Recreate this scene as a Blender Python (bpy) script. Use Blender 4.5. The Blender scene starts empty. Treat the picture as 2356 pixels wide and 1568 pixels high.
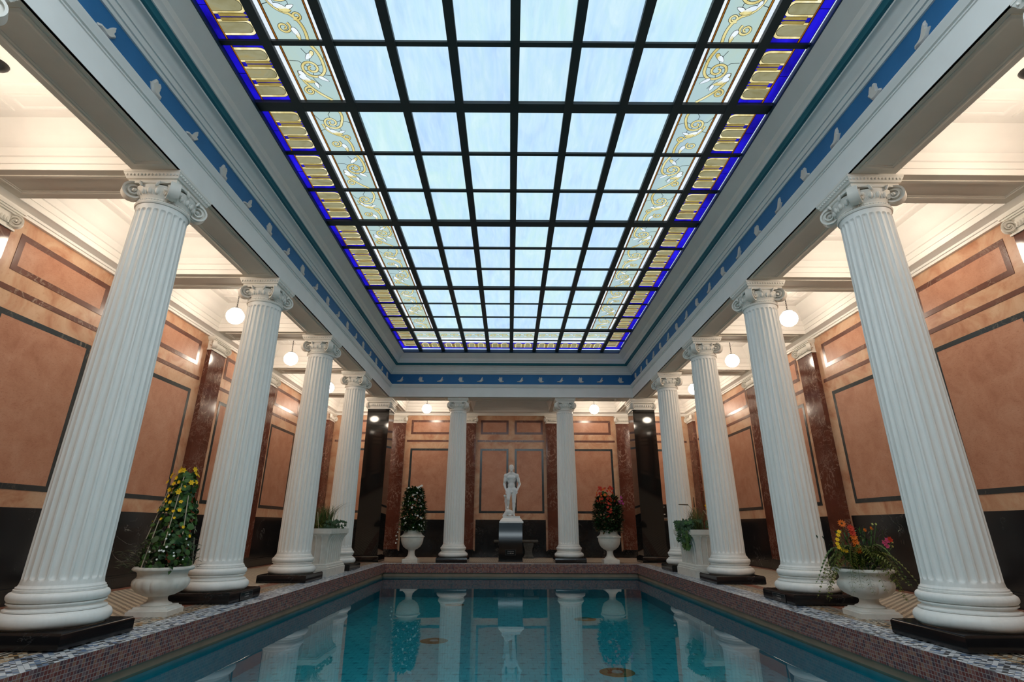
import bpy, math, random
import numpy as np
from mathutils import Vector, Matrix
random.seed(7)
PI = math.pi
C = bpy.context.scene.collection
scene = bpy.context.scene

# ---------------------------------------------------------------- camera, world, exposure
cam_d = bpy.data.cameras.new('camera')
cam = bpy.data.objects.new('camera', cam_d); C.objects.link(cam)
cam_d.sensor_width = 36.0; cam_d.lens = 1186.76 / 2356 * 36.0
cam_d.clip_start = 0.05; cam_d.clip_end = 200
cam.location = (-0.0472, 0.0, 1.0)
cam.rotation_euler = (Matrix.Rotation(-0.0039, 3, 'Z') @ Matrix.Rotation(PI / 2 + 0.3451, 3, 'X') @ Matrix.Rotation(0.0031, 3, 'Z')).to_euler()
scene.camera = cam
w = bpy.data.worlds.new('world'); scene.world = w; w.use_nodes = True
w.node_tree.nodes['Background'].inputs[0].default_value = (0.01, 0.012, 0.015, 1)
w.node_tree.nodes['Background'].inputs[1].default_value = 0.3
vs = scene.view_settings
vs.view_transform = 'Standard'; vs.look = 'None'; vs.exposure = 0.65; vs.gamma = 1.0; vs.use_curve_mapping = False
scene.cycles.max_bounces = 10; scene.cycles.diffuse_bounces = 6; scene.cycles.transparent_max_bounces = 12
scene.cycles.sample_clamp_indirect = 4.0
scene.cycles.caustics_reflective = False; scene.cycles.caustics_refractive = False
GLOBE_L = 26.0          # radiance of the opal globes (the aisles' only lamps)
SKY_L = 0.68            # radiance of the backlit skylight glass

# added fill light, unseen, under the near end of the skylight
dl = bpy.data.lights.new('added_fill_light', 'AREA'); dl.shape = 'RECTANGLE'; dl.size = 6.6; dl.size_y = 3.4
dl.energy = 290; dl.color = (.80, .93, 1.0)
dlo = bpy.data.objects.new('added_fill_light', dl); C.objects.link(dlo); dlo.location = (0, 1.35, 6.36); dlo.rotation_euler = (math.radians(14), 0, 0)

# ---------------------------------------------------------------- materials
class Mt:
    def __init__(s, name, rough=.5, spec=.5):
        s.m = bpy.data.materials.new(name); s.m.use_nodes = True
        s.nt = s.m.node_tree; s.b = s.nt.nodes['Principled BSDF']; s.out = s.nt.nodes['Material Output']
        s.b.inputs['Roughness'].default_value = rough
        s.b.inputs['Specular IOR Level'].default_value = spec
        s._tc = None
    def n(s, typ, inp=None, **props):
        nd = s.nt.nodes.new(typ)
        for k, v in props.items(): setattr(nd, k, v)
        for k, v in (inp or {}).items(): s.put(nd.inputs[k], v)
        return nd
    def put(s, sock, v):
        if isinstance(v, bpy.types.NodeSocket): s.nt.links.new(v, sock)
        elif isinstance(v, (tuple, list)) and len(v) == 3 and sock.type == 'RGBA': sock.default_value = (*v, 1)
        else: sock.default_value = v
    @property
    def pos(s):
        if s._tc is None: s._tc = s.n('ShaderNodeTexCoord')
        return s._tc.outputs['Object']
    def math(s, op, a, b=0.0, c=None):
        nd = s.n('ShaderNodeMath', operation=op); s.put(nd.inputs[0], a); s.put(nd.inputs[1], b)
        if c is not None: s.put(nd.inputs[2], c)
        return nd.outputs[0]
    def noise(s, scale, detail=3., rough=.55, dist=0., vec=None, out='Fac'):
        nd = s.n('ShaderNodeTexNoise', {'Scale': scale, 'Detail': detail, 'Roughness': rough, 'Distortion': dist})
        s.put(nd.inputs['Vector'], vec if vec is not None else s.pos)
        return nd.outputs[out]
    def ramp(s, fac, stops, interp='LINEAR'):
        nd = s.n('ShaderNodeValToRGB'); nd.color_ramp.interpolation = interp
        e = nd.color_ramp.elements
        while len(e) < len(stops): e.new(0.5)
        for i, (p, c) in enumerate(stops):
            e[i].position = p; e[i].color = (*c, 1) if len(c) == 3 else c
        s.put(nd.inputs[0], fac); return nd.outputs[0]
    def mix(s, fac, a, b, blend='MIX'):
        nd = s.n('ShaderNodeMix', data_type='RGBA', blend_type=blend)
        s.put(nd.inputs[0], fac); s.put(nd.inputs[6], a); s.put(nd.inputs[7], b); return nd.outputs[2]
    def vein(s, scale, width, dist=1.0, detail=5., vec=None):
        f = s.noise(scale, detail, .6, dist, vec)
        a = s.math('ABSOLUTE', s.math('SUBTRACT', f, .5))
        return s.ramp(a, [(0, (1, 1, 1)), (width, (0, 0, 0))])
    def sep(s, vec=None):
        nd = s.n('ShaderNodeSeparateXYZ'); s.put(nd.inputs[0], vec if vec is not None else s.pos); return nd.outputs
    def comb(s, x, y, z=0.0):
        nd = s.n('ShaderNodeCombineXYZ'); s.put(nd.inputs[0], x); s.put(nd.inputs[1], y); s.put(nd.inputs[2], z); return nd.outputs[0]
    def scaled(s, v3, rot=(0, 0, 0), loc=(0, 0, 0)):
        nd = s.n('ShaderNodeMapping'); s.put(nd.inputs['Vector'], s.pos); nd.inputs['Scale'].default_value = v3
        nd.inputs['Rotation'].default_value = rot; nd.inputs['Location'].default_value = loc; return nd.outputs[0]
    def bump(s, h, strength=.2, dist=.01):
        nd = s.n('ShaderNodeBump', {'Strength': strength, 'Distance': dist}); s.put(nd.inputs['Height'], h)
        s.nt.links.new(nd.outputs[0], s.b.inputs['Normal'])
    def color(s, c): s.put(s.b.inputs['Base Color'], c); return s
    def emit(s, c, k):
        s.put(s.b.inputs['Emission Color'], c); s.b.inputs['Emission Strength'].default_value = k; return s
    def tiles(s, a, b, sa, sb, grout=.08, offset=0.0):
        """cell id colour value, grout mask (1 = grout) for coordinates a, b"""
        u = s.math('DIVIDE', a, sa); v = s.math('DIVIDE', b, sb)
        fv = s.math('FLOOR', v)
        if offset: u = s.math('ADD', u, s.math('MULTIPLY', fv, offset))
        fu = s.math('FLOOR', u)
        wn = s.n('ShaderNodeTexWhiteNoise', noise_dimensions='2D'); s.put(wn.inputs['Vector'], s.comb(fu, fv))
        gu = s.math('ABSOLUTE', s.math('SUBTRACT', s.math('FRACT', u), .5)); gv = s.math('ABSOLUTE', s.math('SUBTRACT', s.math('FRACT', v), .5))
        g = s.math('GREATER_THAN', s.math('MAXIMUM', gu, gv), .5 - grout)
        return wn.outputs['Value'], g
M = {}
def plain(name, col, rough=.5, spec=.5, var=.06, scale=3., bump=0.):
    t = Mt(name, rough, spec)
    f = t.noise(scale, 4)
    lo = tuple(max(0, c * (1 - var)) for c in col); hi = tuple(min(1, c * (1 + var)) for c in col)
    t.color(t.ramp(f, [(.3, lo), (.7, hi)]))
    if bump: t.bump(t.noise(scale * 30, 3), bump, .004)
    M[name] = t.m; return t
plain('beam_plaster', (.80, .80, .78), .6, .3, .03)
plain('shaded_soffit_plaster', (.66, .63, .565), .6, .3, .03)  # darker copy of the plaster, shade under the beams painted in
plain('ceiling_plaster', (.82, .795, .76), .65, .3, .02)
plain('capital_plaster', (.76, .735, .68), .5, .35, .05)
plain('relief_plaster', (.62, .60, .56), .6, .3, .04)
t = Mt('column_marble', .42, .4)
f = t.noise(7, 5, .6, .3, t.scaled((1, 1, .12)))
t.color(t.mix(t.ramp(t.noise(40, 3, .6, 0, t.scaled((1, 1, .15))), [(.45, (0, 0, 0)), (.8, (.35, .35, .35))]), t.ramp(f, [(.3, (.79, .775, .735)), (.7, (.85, .84, .81))]), (.66, .645, .60)))
M['column_marble'] = t.m
plain('frieze_blue', (.02, .15, .36), .55, .35, .08)
plain('cove_teal', (.015, .15, .20), .5, .4, .08)
plain('frame_teal', (.012, .045, .065), .5, .4, .06)
plain('skylight_metal', (.04, .045, .045), .5, .4, .1)
t = Mt('wall_marble_cream', .30, .28)      # border slabs: cream to salmon clouds
f = t.noise(1.7, 6, .62, 1.2)
c = t.ramp(f, [(.30, (.40, .17, .09)), (.45, (.54, .30, .185)), (.58, (.60, .385, .25)), (.75, (.66, .46, .32))])
M['wall_marble_cream'] = t.color(t.mix(t.ramp(t.noise(22, 5, .65), [(.55, (0, 0, 0)), (.8, (.5, .5, .5))]), c, (.36, .17, .09))).m
t = Mt('wall_marble_pink', .34, .25)
f = t.noise(3.2, 7, .66, .5)
c = t.ramp(f, [(.3, (.415, .185, .112)), (.5, (.50, .25, .16)), (.72, (.56, .31, .21))])
c = t.mix(t.ramp(t.noise(30, 6, .75, .8, t.scaled((1, 1, 2.2), (.5, .5, 0))), [(.52, (0, 0, 0)), (.66, (.55, .55, .55))]), c, (.30, .115, .06))
M['wall_marble_pink'] = t.color(c).m
def veined(name, base, base2, vcol, rough, vs=2.2, vw=.035, amt=.8, patch=.52):
    t = Mt(name, rough, .5)
    c = t.ramp(t.noise(2.5, 5, .6, .6), [(.3, base), (.7, base2)])
    v = t.math('MULTIPLY', t.vein(vs, vw, 1.6), t.ramp(t.noise(1.1, 3), [(patch, (0, 0, 0)), (patch + .16, (1, 1, 1))]))
    v2 = t.math('MULTIPLY', t.vein(vs * 4, vw * 1.1, 1.2), t.ramp(t.noise(3.0, 3, .5, 0, t.scaled((1, 1, .6), (0, 0, 0), (3, 7, 1))), [(patch + .02, (0, 0, 0)), (patch + .2, (.7, .7, .7))]))
    v = t.math('MULTIPLY', t.math('MAXIMUM', v, v2), amt)
    M[name] = t.color(t.mix(v, c, vcol)).m; return t
veined('strip_brown', (.115, .047, .036), (.16, .068, .05), (.5, .38, .3), .2, 3, .03, .7)
veined('strip_grey', (.026, .032, .034), (.04, .046, .048), (.42, .36, .28), .2, 2.4, .02, .8, .58)
veined('dado_black', (.009, .009, .010), (.017, .017, .018), (.35, .33, .3), .14, 1.3, .012, .7, .55)
veined('pilaster_red', (.085, .026, .017), (.135, .044, .028), (.55, .38, .30), .1, 2.0, .022, .75, .46)
veined('plinth_black', (.006, .006, .007), (.010, .010, .011), (.2, .2, .2), .13, 1.5, .006, .5, .6)
plain('pier_black', (.009, .0085, .008), .06, .5, .2)
# floor
t = Mt('floor_field', .35, .45)           # cream tiles with little dark diamonds set in a staggered grid
x, y, z = t.sep()
u = t.math('DIVIDE', x, .115); v = t.math('DIVIDE', y, .115)
d1 = t.math('ADD', t.math('ABSOLUTE', t.math('SUBTRACT', t.math('FRACT', u), .5)), t.math('ABSOLUTE', t.math('SUBTRACT', t.math('FRACT', v), .5)))
u2 = t.math('ADD', u, .5); v2 = t.math('ADD', v, .5)
d2 = t.math('ADD', t.math('ABSOLUTE', t.math('SUBTRACT', t.math('FRACT', u2), .5)), t.math('ABSOLUTE', t.math('SUBTRACT', t.math('FRACT', v2), .5)))
dd = t.math('LESS_THAN', t.math('MINIMUM', d1, d2), .25)
M['floor_field'] = t.color(t.mix(dd, t.ramp(t.noise(1.5, 4), [(.3, (.56, .48, .37)), (.7, (.66, .57, .45))]), (.035, .022, .016))).m
t = Mt('floor_mosaic', .3, .5)            # white, black and blue lozenges along the pool
x, y, z = t.sep()
r, g = t.tiles(t.math('ADD', x, y), t.math('SUBTRACT', x, y), .05, .05, .04)
c = t.ramp(r, [(0, (.66, .68, .70)), (.42, (.58, .61, .64)), (.43, (.025, .026, .03)), (.62, (.03, .03, .035)), (.63, (.10, .17, .30)), (.76, (.12, .2, .34)), (.77, (.26, .29, .33)), (1, (.3, .32, .36))], 'CONSTANT')
M['floor_mosaic'] = t.color(t.mix(g, c, (.2, .21, .22))).m
t = Mt('floor_band', .35, .45)            # ochre, black and cream band
x, y, z = t.sep()
r, g = t.tiles(t.math('ADD', x, y), t.math('SUBTRACT', x, y), .042, .042, .04)
c = t.ramp(r, [(0, (.40, .22, .08)), (.3, (.36, .19, .07)), (.31, (.03, .025, .02)), (.6, (.03, .025, .02)), (.61, (.5, .45, .36)), (1, (.5, .45, .36))], 'CONSTANT')
M['floor_band'] = t.color(t.mix(g, c, (.2, .16, .12))).m
t = Mt('floor_stripe', .35, .45)          # thin black and cream lines
x, y, z = t.sep()
s_ = t.math('GREATER_THAN', t.math('FRACT', t.math('DIVIDE', t.math('MAXIMUM', t.math('ABSOLUTE', x), t.math('SUBTRACT', y, 12.30)), .055)), .5)
M['floor_stripe'] = t.color(t.mix(s_, (.45, .40, .32), (.035, .03, .03))).m
t = Mt('floor_red', .35, .45)
x, y, z = t.sep()
r, g = t.tiles(t.math('ADD', x, y), t.math('SUBTRACT', x, y), .07, .07, .05)
M['floor_red'] = t.color(t.mix(t.math('GREATER_THAN', r, .86), t.mix(g, (.25, .085, .045), (.2, .12, .09)), (.42, .34, .25))).m
def mosaic(name, axis):
    t = Mt(name, .25, .5); xyz = t.sep()
    r, g = t.tiles(xyz[axis], xyz[2], .034, .034, .07)
    c = t.ramp(r, [(0, (.16, .035, .028)), (.25, (.24, .075, .06)), (.45, (.13, .05, .055)), (.62, (.27, .12, .08)), (.8, (.08, .035, .045)), (.92, (.19, .10, .105))], 'CONSTANT')
    M[name] = t.color(t.mix(g, c, (.34, .26, .24))).m
mosaic('curb_mosaic_long', 1); mosaic('curb_mosaic_cross', 0)
plain('pool_recess', (.34, .25, .18), .5, .4, .1)
t = Mt('pool_tile', .35, .4)
x, y, z = t.sep()
r, g = t.tiles(x, y, .15, .15, .03, .5)
u = t.math('DIVIDE', x, .30); v = t.math('DIVIDE', y, .30); fv = t.math('FLOOR', v)
u = t.math('ADD', u, t.math('MULTIPLY', fv, .5))
dk = t.math('LESS_THAN', t.math('ADD', t.math('ABSOLUTE', t.math('SUBTRACT', t.math('FRACT', u), .5)), t.math('MULTIPLY', t.math('ABSOLUTE', t.math('SUBTRACT', t.math('FRACT', v), .5)), 1.4)), .2)
c = t.mix(g, t.ramp(r, [(0, (.13, .52, .60)), (1, (.16, .60, .68))]), (.08, .36, .42))
M['pool_tile'] = t.color(t.mix(dk, c, (.05, .28, .34))).m
plain('pool_wall', (.10, .42, .50), .35, .4, .08, 6.)
# water: a thin clear surface, Fresnel reflection over a teal-tinted see-through body
t = Mt('pool_water', .02)
wv = t.noise(1.6, 2, .5, 0, t.scaled((1, .8, 1)))
bp = t.n('ShaderNodeBump', {'Strength': .05, 'Distance': .02}); t.put(bp.inputs['Height'], wv)
fr = t.n('ShaderNodeFresnel', {'IOR': 1.36}); t.nt.links.new(bp.outputs[0], fr.inputs['Normal'])
tr = t.n('ShaderNodeBsdfTransparent', {'Color': (.42, .86, .90)})
gl = t.n('ShaderNodeBsdfGlossy', {'Roughness': .012, 'Color': (.95, .98, 1)}); t.nt.links.new(bp.outputs[0], gl.inputs['Normal'])
mx = t.n('ShaderNodeMixShader'); t.put(mx.inputs[0], fr.outputs[0]); t.nt.links.new(tr.outputs[0], mx.inputs[1]); t.nt.links.new(gl.outputs[0], mx.inputs[2])
t.nt.links.new(mx.outputs[0], t.out.inputs['Surface']); M['pool_water'] = t.m
# skylight glass (backlit)
def glass(name, stops, k, scale=1.6, stretch=(1, .35, 1), dist=.8, per_pane=False):
    t = Mt(name, .3, .3)
    f = t.noise(scale, 5, .6, dist, t.scaled(stretch)); c = t.ramp(f, stops)
    if per_pane:      # every pane is its own sheet: some bluer, some greener
        oi = t.n('ShaderNodeObjectInfo'); c = t.mix(.35, c, t.ramp(oi.outputs['Random'], [(0, (.40, .60, .95)), (.5, (.55, .80, .98)), (1, (.56, .86, .80))]))
        c = t.mix(t.ramp(t.noise(14, 4, .6, .4, t.scaled((1, .15, 1))), [(.4, (0, 0, 0)), (.75, (.35, .35, .35))]), c, (.80, .95, 1.0))
    t.color((.02, .02, .02)); t.emit(c, k); M[name] = t.m
glass('glass_opal', [(.30, (.42, .62, .90)), (.45, (.52, .76, .95)), (.58, (.55, .80, .86)), (.74, (.72, .92, .96))], SKY_L, 3.2, (1, .28, 1), .7, True)
glass('glass_green', [(.3, (.46, .64, .74)), (.5, (.52, .72, .72)), (.7, (.58, .72, .58))], SKY_L * .82, 1.2)
glass('glass_cream', [(.3, (.62, .50, .16)), (.55, (.82, .74, .34)), (.75, (.92, .88, .58))], SKY_L * .95, 5)
glass('glass_white', [(.3, (.66, .78, .90)), (.7, (.92, .97, .98))], SKY_L, 3)
glass('glass_gold', [(.3, (.22, .15, .03)), (.6, (.34, .26, .07)), (.8, (.46, .35, .10))], SKY_L, 6, (.5, 1, 1))
glass('glass_olive', [(.3, (.22, .20, .09)), (.55, (.30, .29, .17)), (.75, (.34, .27, .10))], SKY_L, 4, (.5, 1, 1))
glass('glass_rim', [(.3, (.55, .44, .14)), (.55, (.86, .76, .40)), (.75, (1.1, 1.05, .82))], SKY_L, 4)
glass('glass_amber', [(.3, (.13, .035, .003)), (.6, (.30, .11, .008)), (.8, (.44, .20, .015))], SKY_L, 5)
glass('glass_blue', [(.35, (.006, .002, .22)), (.55, (.012, .006, .60)), (.75, (.03, .015, 1.0))], SKY_L, 3)
glass('glass_sky', [(.3, (.42, .55, .95)), (.7, (.75, .86, 1.0))], SKY_L * 1.05, 2)
plain('lead_came', (.012, .014, .014), .5, .4)
t = Mt('globe_opal', .2, .5); t.color((.9, .88, .84)); t.emit((1.0, .855, .69), GLOBE_L); M['globe_opal'] = t.m
plain('lamp_black', (.006, .006, .006), .35, .5); plain('lamp_chrome', (.25, .25, .25), .25, .6)
t = Mt('urn_stone', .7, .25); f = t.noise(9, 5, .6)
M['urn_stone'] = t.color(t.ramp(f, [(.3, (.62, .59, .53)), (.7, (.72, .70, .64))])).m; t.bump(t.noise(130, 3), .25, .004)
plain('statue_white', (.74, .75, .75), .45, .4, .04, 6.)
plain('bench_stone', (.10, .095, .085), .7, .3, .25, 10., .2)
plain('pedestal_black', (.007, .007, .007), .12, .5, .3)
plain('plaque_black', (.006, .006, .006), .2, .5); plain('plaque_text', (.55, .55, .53), .5, .4); plain('plaque_line', (.10, .10, .10), .4, .4)
plain('soil', (.02, .014, .008), .9, .1, .3, 20.)
plain('stake', (.42, .36, .26), .7, .2, .15, 20.)
plain('drain_rust', (.16, .11, .045), .8, .2, .4, 14.); plain('drain_metal', (.35, .34, .31), .4, .5)
def leafmat(name, a, b, rough=.5):
    t = Mt(name, rough, .35); f = t.noise(16, 3)
    t.color(t.ramp(f, [(.3, a), (.7, b)])); t.b.inputs['Subsurface Weight'].default_value = 0
    M[name] = t.m
leafmat('leaf_green', (.022, .065, .010), (.06, .15, .022)); leafmat('leaf_dark', (.012, .035, .010), (.03, .08, .02))
leafmat('leaf_fern', (.05, .075, .010), (.14, .16, .02)); leafmat('leaf_grass', (.05, .065, .015), (.15, .16, .05))
leafmat('leaf_brown', (.05, .03, .012), (.10, .06, .02))
for nm, c in dict(petal_yellow=(.80, .50, .01), petal_white=(.75, .76, .72), petal_red=(.50, .035, .015), petal_orange=(.62, .13, .008), petal_pink=(.60, .08, .20), petal_purple=(.35, .03, .25), bud_green=(.45, .5, .16)).items():
    plain(nm, c, .6, .3, .15, 30.)

# ---------------------------------------------------------------- mesh helpers
class MB:
    def __init__(s): s.v = []; s.f = []; s.mi = []; s.sm = []; s.mats = []
    def mat(s, name):
        if name not in s.mats: s.mats.append(name)
        return s.mats.index(name)
    def add(s, vs, fs, mat, smooth=False):
        o = len(s.v); k = s.mat(mat); s.v.extend([tuple(map(float, p)) for p in vs])
        for f in fs: s.f.append([i + o for i in f]); s.mi.append(k); s.sm.append(smooth)
    def box(s, a, b, mat):
        (x0, y0, z0), (x1, y1, z1) = a, b
        x0, x1 = min(x0, x1), max(x0, x1); y0, y1 = min(y0, y1), max(y0, y1); z0, z1 = min(z0, z1), max(z0, z1)
        s.add([(x0, y0, z0), (x1, y0, z0), (x1, y1, z0), (x0, y1, z0), (x0, y0, z1), (x1, y0, z1), (x1, y1, z1), (x0, y1, z1)],
              [(0, 3, 2, 1), (4, 5, 6, 7), (0, 1, 5, 4), (1, 2, 6, 5), (2, 3, 7, 6), (3, 0, 4, 7)], mat)
    def rev(s, prof, mat, n=48, smooth=True, c=(0, 0), rad=None, cap=True):
        """lathe of (r, z) points; rad(theta, r, z) may modulate the radius"""
        vs = []; m = len(prof)
        for (r, z) in prof:
            for i in range(n):
                th = 2 * PI * i / n; rr = rad(th, r, z) if rad else r
                vs.append((c[0] + rr * math.cos(th), c[1] + rr * math.sin(th), z))
        fs = [(j * n + i, j * n + (i + 1) % n, (j + 1) * n + (i + 1) % n, (j + 1) * n + i) for j in range(m - 1) for i in range(n)]
        s.add(vs, fs, mat, smooth)
        if cap:
            s.add(vs[:n], [tuple(range(n))[::-1]], mat); s.add(vs[-n:], [tuple(range(n))], mat)
    def sq(s, prof, mat, c=(0, 0), hy=None, bev=0.0):
        """square loft of (half, z) points; hy = extra half length in y"""
        e = hy or 0.0; vs = []
        for (h, z) in prof: vs += [(c[0] - h, c[1] - h - e, z), (c[0] + h, c[1] - h - e, z), (c[0] + h, c[1] + h + e, z), (c[0] - h, c[1] + h + e, z)]
        m = len(prof); fs = [(j * 4 + i, j * 4 + (i + 1) % 4, j * 4 + 4 + (i + 1) % 4, j * 4 + 4 + i) for j in range(m - 1) for i in range(4)]
        fs += [(3, 2, 1, 0), tuple(range(4 * m - 4, 4 * m))]
        s.add(vs, fs, mat)
    def ring(s, rect, prof, mat, out=False, flip=False):
        """mitred moulding round a rectangle (x0,x1,y0,y1): prof = (s, z), s measured inward (or outward)"""
        x0, x1, y0, y1 = rect; g = -1 if out else 1; vs = []
        for (d, z) in prof:
            d *= g; vs += [(x0 + d, y0 + d, z), (x1 - d, y0 + d, z), (x1 - d, y1 - d, z), (x0 + d, y1 - d, z)]
        fs = [(j * 4 + i, j * 4 + (i + 1) % 4, j * 4 + 4 + (i + 1) % 4, j * 4 + 4 + i) for j in range(len(prof) - 1) for i in range(4)]
        s.add(vs, fs, mat)
    def tube(s, pts, r, mat, n=8, r1=None):
        pts = [Vector(p) for p in pts]; m = len(pts); vs = []
        for j, p in enumerate(pts):
            d = (pts[min(j + 1, m - 1)] - pts[max(j - 1, 0)]).normalized()
            a = d.orthogonal().normalized() if j == 0 else (a - d * a.dot(d)).normalized()
            b = d.cross(a); rr = r if r1 is None else r + (r1 - r) * j / (m - 1)
            vs += [tuple(p + (a * math.cos(2 * PI * i / n) + b * math.sin(2 * PI * i / n)) * rr) for i in range(n)]
        fs = [(j * n + i, j * n + (i + 1) % n, (j + 1) * n + (i + 1) % n, (j + 1) * n + i) for j in range(m - 1) for i in range(n)]
        fs += [tuple(range(n))[::-1], tuple(range((m - 1) * n, m * n))]
        s.add(vs, fs, mat, True)
    def ell(s, c, r, mat, n=10, m=7, rot=None):
        vs = []; fs = []
        for j in range(m + 1):
            ph = PI * j / m
            for i in range(n):
                th = 2 * PI * i / n
                p = Vector((r[0] * math.sin(ph) * math.cos(th), r[1] * math.sin(ph) * math.sin(th), r[2] * math.cos(ph)))
                if rot is not None: p = rot @ p
                vs.append((c[0] + p.x, c[1] + p.y, c[2] + p.z))
        for j in range(m):
            for i in range(n): fs.append((j * n + i, (j + 1) * n + i, (j + 1) * n + (i + 1) % n, j * n + (i + 1) % n))
        s.add(vs, fs, mat, True)
    def torus(s, c, R, r, mat, rot=None, n=12, m=6, sx=1.0):
        vs = []
        for i in range(n):
            th = 2 * PI * i / n
            for j in range(m):
                ph = 2 * PI * j / m
                p = Vector(((R + r * math.cos(ph)) * math.cos(th) * sx, (R + r * math.cos(ph)) * math.sin(th), r * math.sin(ph)))
                if rot is not None: p = rot @ p
                vs.append((c[0] + p.x, c[1] + p.y, c[2] + p.z))
        s.add(vs, [(i * m + j, ((i + 1) % n) * m + j, ((i + 1) % n) * m + (j + 1) % m, i * m + (j + 1) % m) for i in range(n) for j in range(m)], mat, True)
    def build(s, name, parent=None, recalc=True):
        me = bpy.data.meshes.new(name); me.from_pydata(s.v, [], s.f)
        for k in s.mats: me.materials.append(M[k])
        me.polygons.foreach_set('material_index', s.mi); me.polygons.foreach_set('use_smooth', s.sm)
        me.update(); me.set_sharp_from_angle(angle=math.radians(38))
        if recalc:
            import bmesh
            bm = bmesh.new(); bm.from_mesh(me); bmesh.ops.recalc_face_normals(bm, faces=bm.faces); bm.to_mesh(me); bm.free()
        o = bpy.data.objects.new(name, me); C.objects.link(o)
        if parent is not None: o.parent = parent
        return o
def tag(o, label, cat, group=None):
    o['label'] = label; o['category'] = cat
    if group: o['group'] = group
    return o
def empty(name, loc=(0, 0, 0), rz=0.0, kind=None):
    o = bpy.data.objects.new(name, None); C.objects.link(o); o.location = loc; o.rotation_euler = (0, 0, rz); o.empty_display_size = .2
    if kind: o['kind'] = kind
    return o
def thing(name, label, cat, loc=(0, 0, 0), rz=0.0, group=None): return tag(empty(name, loc, rz), label, cat, group)
KIDS = {}
def copy_tree(o, parent=None):
    c = o.copy(); C.objects.link(c); c.parent = parent
    for ch in [x for x in ALL_CHILDREN(o)]: copy_tree(ch, c)
    return c
def ALL_CHILDREN(o): return list(o.children)
def place(o, loc, rz=0.0, label=None):
    o.location = loc; o.rotation_euler = (0, 0, rz)
    if label: o['label'] = label
    return o
def text_geo(txt, size):
    cu = bpy.data.curves.new('t', 'FONT'); cu.body = txt; cu.size = size; cu.align_x = 'CENTER'; cu.align_y = 'CENTER'
    ob = bpy.data.objects.new('t', cu); C.objects.link(ob); dg = bpy.context.evaluated_depsgraph_get(); dg.update()
    me = ob.evaluated_get(dg).to_mesh(); v = [tuple(p.co) for p in me.vertices]; f = [tuple(p.vertices) for p in me.polygons]
    ob.evaluated_get(dg).to_mesh_clear(); bpy.data.objects.remove(ob); bpy.data.curves.remove(cu); return v, f
# ---------------------------------------------------------------- the room
WX, WY, NY = 6.7, 19.3, -3.2
ZS, ZC, ZB = 4.95, 5.62, 5.05
BX0, BX1, FY0, FY1 = 3.95, 4.52, 16.38, 16.93
POOL = (-3.55, 3.55, 1.3, 15.85)
def struct(o): o['kind'] = 'structure'; return o

# floor: mosaic border, bands and the dotted field
def flat(name, rin, rout, mat, parent=None, z=0.0, t=.03):
    m = MB(); (a0, a1, b0, b1), (c0, c1, d0, d1) = rin, rout
    m.box((c0, d0, z - t), (a0, d1, z), mat); m.box((a1, d0, z - t), (c1, d1, z), mat)
    m.box((a0, d0, z - t), (a1, b0, z), mat); m.box((a0, b1, z - t), (a1, d1, z), mat)
    return m.build(name, parent)
def grow(r, d): return (r[0] - d, r[1] + d, r[2] - d, r[3] + d)
R5 = (-WX + .27, WX - .27, NY + .27, WY - .27); RW = (-WX, WX, NY, WY)
floor = struct(flat('floor', grow(POOL, .93), R5, 'floor_field'))
for nm, a, b, mt in (('mosaic_border', 0, .40, 'floor_mosaic'), ('ochre_band', .40, .60, 'floor_band'), ('striped_band', .60, .72, 'floor_stripe'), ('red_band', .72, .93, 'floor_red')):
    flat(nm, grow(POOL, a), grow(POOL, b), mt, floor)
flat('red_wall_strip', R5, RW, 'floor_red', floor)

# pool shell
m = MB(); x0, x1, y0, y1 = POOL
for sx in (-1, 1):
    X = sx * 3.55
    m.box((X, y0 - .1, -.23), (X + sx * .12, y1 + .1, -.03), 'curb_mosaic_long')
for Y, d in ((y1, 1), (y0, -1)): m.box((x0, Y, -.23), (x1, Y + d * .12, -.03), 'curb_mosaic_cross')
for sx in (-1, 1): m.box((sx * 3.5499, y0, -.03), (sx * 3.552, y1, -.0005), 'curb_mosaic_long')
for Y in (y1, y0): m.box((x0, Y - .001, -.03), (x1, Y + .001, -.0005), 'curb_mosaic_cross')
curb = struct(m.build('trim_1')); curb['label'] = 'red mosaic curb round the pool'
m = MB()
for sx in (-1, 1): m.box((sx * 3.61, y0 - .06, -.95), (sx * 3.80, y1 + .06, -.23), 'pool_recess')
m.box((-3.61, y1 + .06, -.95), (3.61, y1 + .25, -.23), 'pool_recess'); m.box((-3.61, y0 - .25, -.95), (3.61, y0 - .06, -.23), 'pool_recess')
for sx in (-1, 1): m.box((sx * 3.602, y0 - .048, -.86), (sx * 3.612, y1 + .048, -.345), 'pool_wall')
m.box((-3.60, y1 + .052, -.86), (3.60, y1 + .062, -.345), 'pool_wall')
m.box((-3.61, y0 - .06, -.95), (3.61, y1 + .06, -.85), 'pool_tile')
struct(m.build('pool_basin'))
m = MB(); a = .058
m.add([(x0 - a, y0 - a, -.32), (x1 + a, y0 - a, -.32), (x1 + a, y1 + a, -.32), (x0 - a, y1 + a, -.32)], [(0, 1, 2, 3)], 'pool_water')
wt = m.build('pool_water', None, False); wt['kind'] = 'stuff'; tag(wt, 'still teal water filling the sunken pool', 'water')

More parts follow.
